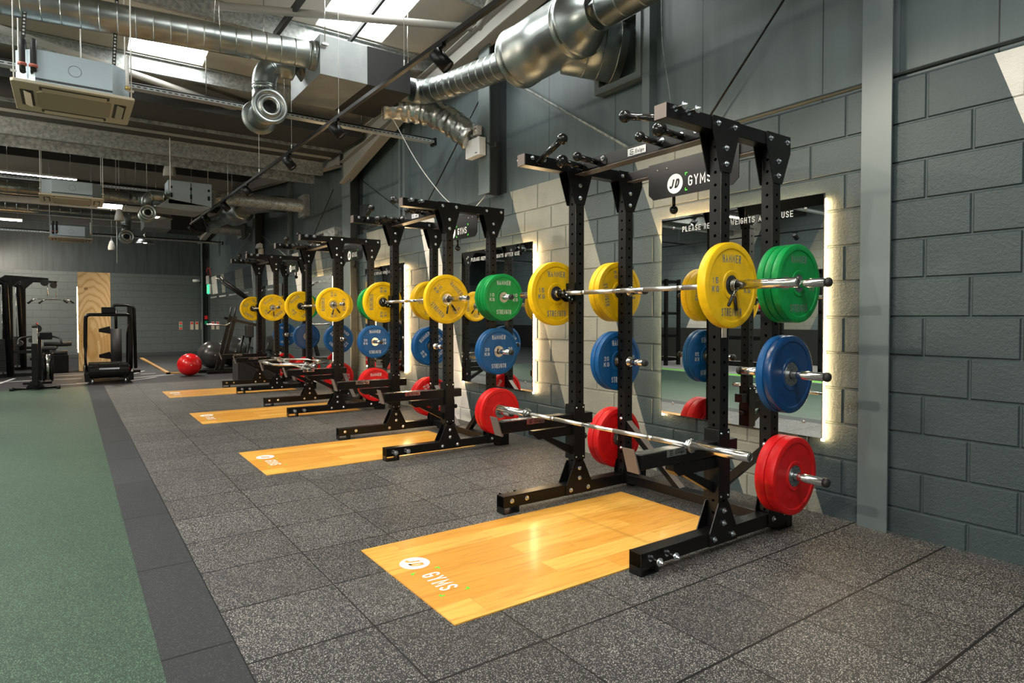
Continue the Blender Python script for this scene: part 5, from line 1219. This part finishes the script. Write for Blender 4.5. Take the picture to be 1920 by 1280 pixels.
MB(o).tube(sm_path([(3.94, 23.85, 2.72), (3.9, 23.8, 2.95), (3.93, 23.4, 2.98), (3.95, 23.3, 2.70)], 6), .012, 8).obj('red_cable', 'red_paint', t)
o = Vector((3.90, 23.5, 2.2)); t = thing('exit_sign', 'small glowing green exit sign in the far corner', 'sign', o); MB(o).box(3.88, 3.92, 23.42, 23.66, 2.10, 2.40).obj('panel', 'exit_green', t); MB(o).box(3.92, W-.001, 23.40, 23.68, 2.08, 2.42).obj('housing', 'white', t)
b = MB(o); b.box(3.878, 3.88, 23.48, 23.54, 2.16, 2.30).ball((3.879, 23.51, 2.33), .02, 10); b.box(3.878, 3.88, 23.57, 23.62, 2.18, 2.34); b.obj('symbol', 'white_mark', t)
o = Vector((3.9, 24.0, 1.2)); t = thing('call_point', 'red alarm call point with a green one below it in the corner', 'alarm button', o)
MB(o).box(3.86, 3.95, 23.98, 24.04, 1.22, 1.34).obj('red_box', 'red_paint', t); MB(o).box(3.86, 3.95, 23.98, 24.04, 1.04, 1.16).obj('green_box', 'green_paint', t); MB(o).box(3.94, W-.001, 23.99, 24.03, 1.0, 2.05).obj('backing', 'black', t)

# ------------------------------------------------------------------ left side of the hall (seen in the mirrors)
def storage(x, y, label):
    o = Vector((x, y, 0)); t = thing('storage_rack', label, 'storage rack', o, 'storage racks across the hall')
    for dx in (0, .5):
        for dy in (0, 1.6): MB().box(dx-.04, dx+.04, dy-.04, dy+.04, 0, 2.3).obj('post', 'upright', t)
    for z in (.12, .75, 1.35, 2.2):
        b = MB(); b.box(-.04, .54, -.02, .02, z, z+.07).box(-.04, .54, 1.58, 1.62, z, z+.07).box(-.02, .02, 0, 1.6, z, z+.07).box(.48, .52, 0, 1.6, z, z+.07); b.obj('shelf_frame', 'black', t)
    return t
storage(-5.6, 8.2, 'black storage rack across the turf with coloured kettlebells'); storage(-5.6, 11.2, 'black storage rack across the turf nearer the back wall'); storage(-5.6, 5.4, 'black storage rack across the turf nearer the camera')
def kettle(x, y, z, mat, label):
    o = Vector((x, y, z)); t = thing('kettlebell', label, 'kettlebell', o, 'kettlebells across the hall')
    MB().ball((0, 0, .10), .10, 20).obj('bell', mat, t); MB().torus((0, 0, .20), (1, 0, 0), .065, .016, 20, 8).obj('handle', 'steel', t)
for i, (m, c) in enumerate((('plate_red', 'red'), ('white', 'white'), ('plate_green', 'green'), ('plate_yellow', 'yellow'), ('plate_blue', 'blue'))):
    b = MB((-5.35, 8.3, .82))
    kettle(-5.1, 8.35+.3*i, 1.42, m, f'{c} kettlebell on the storage rack across the hall')

# the scene is complete
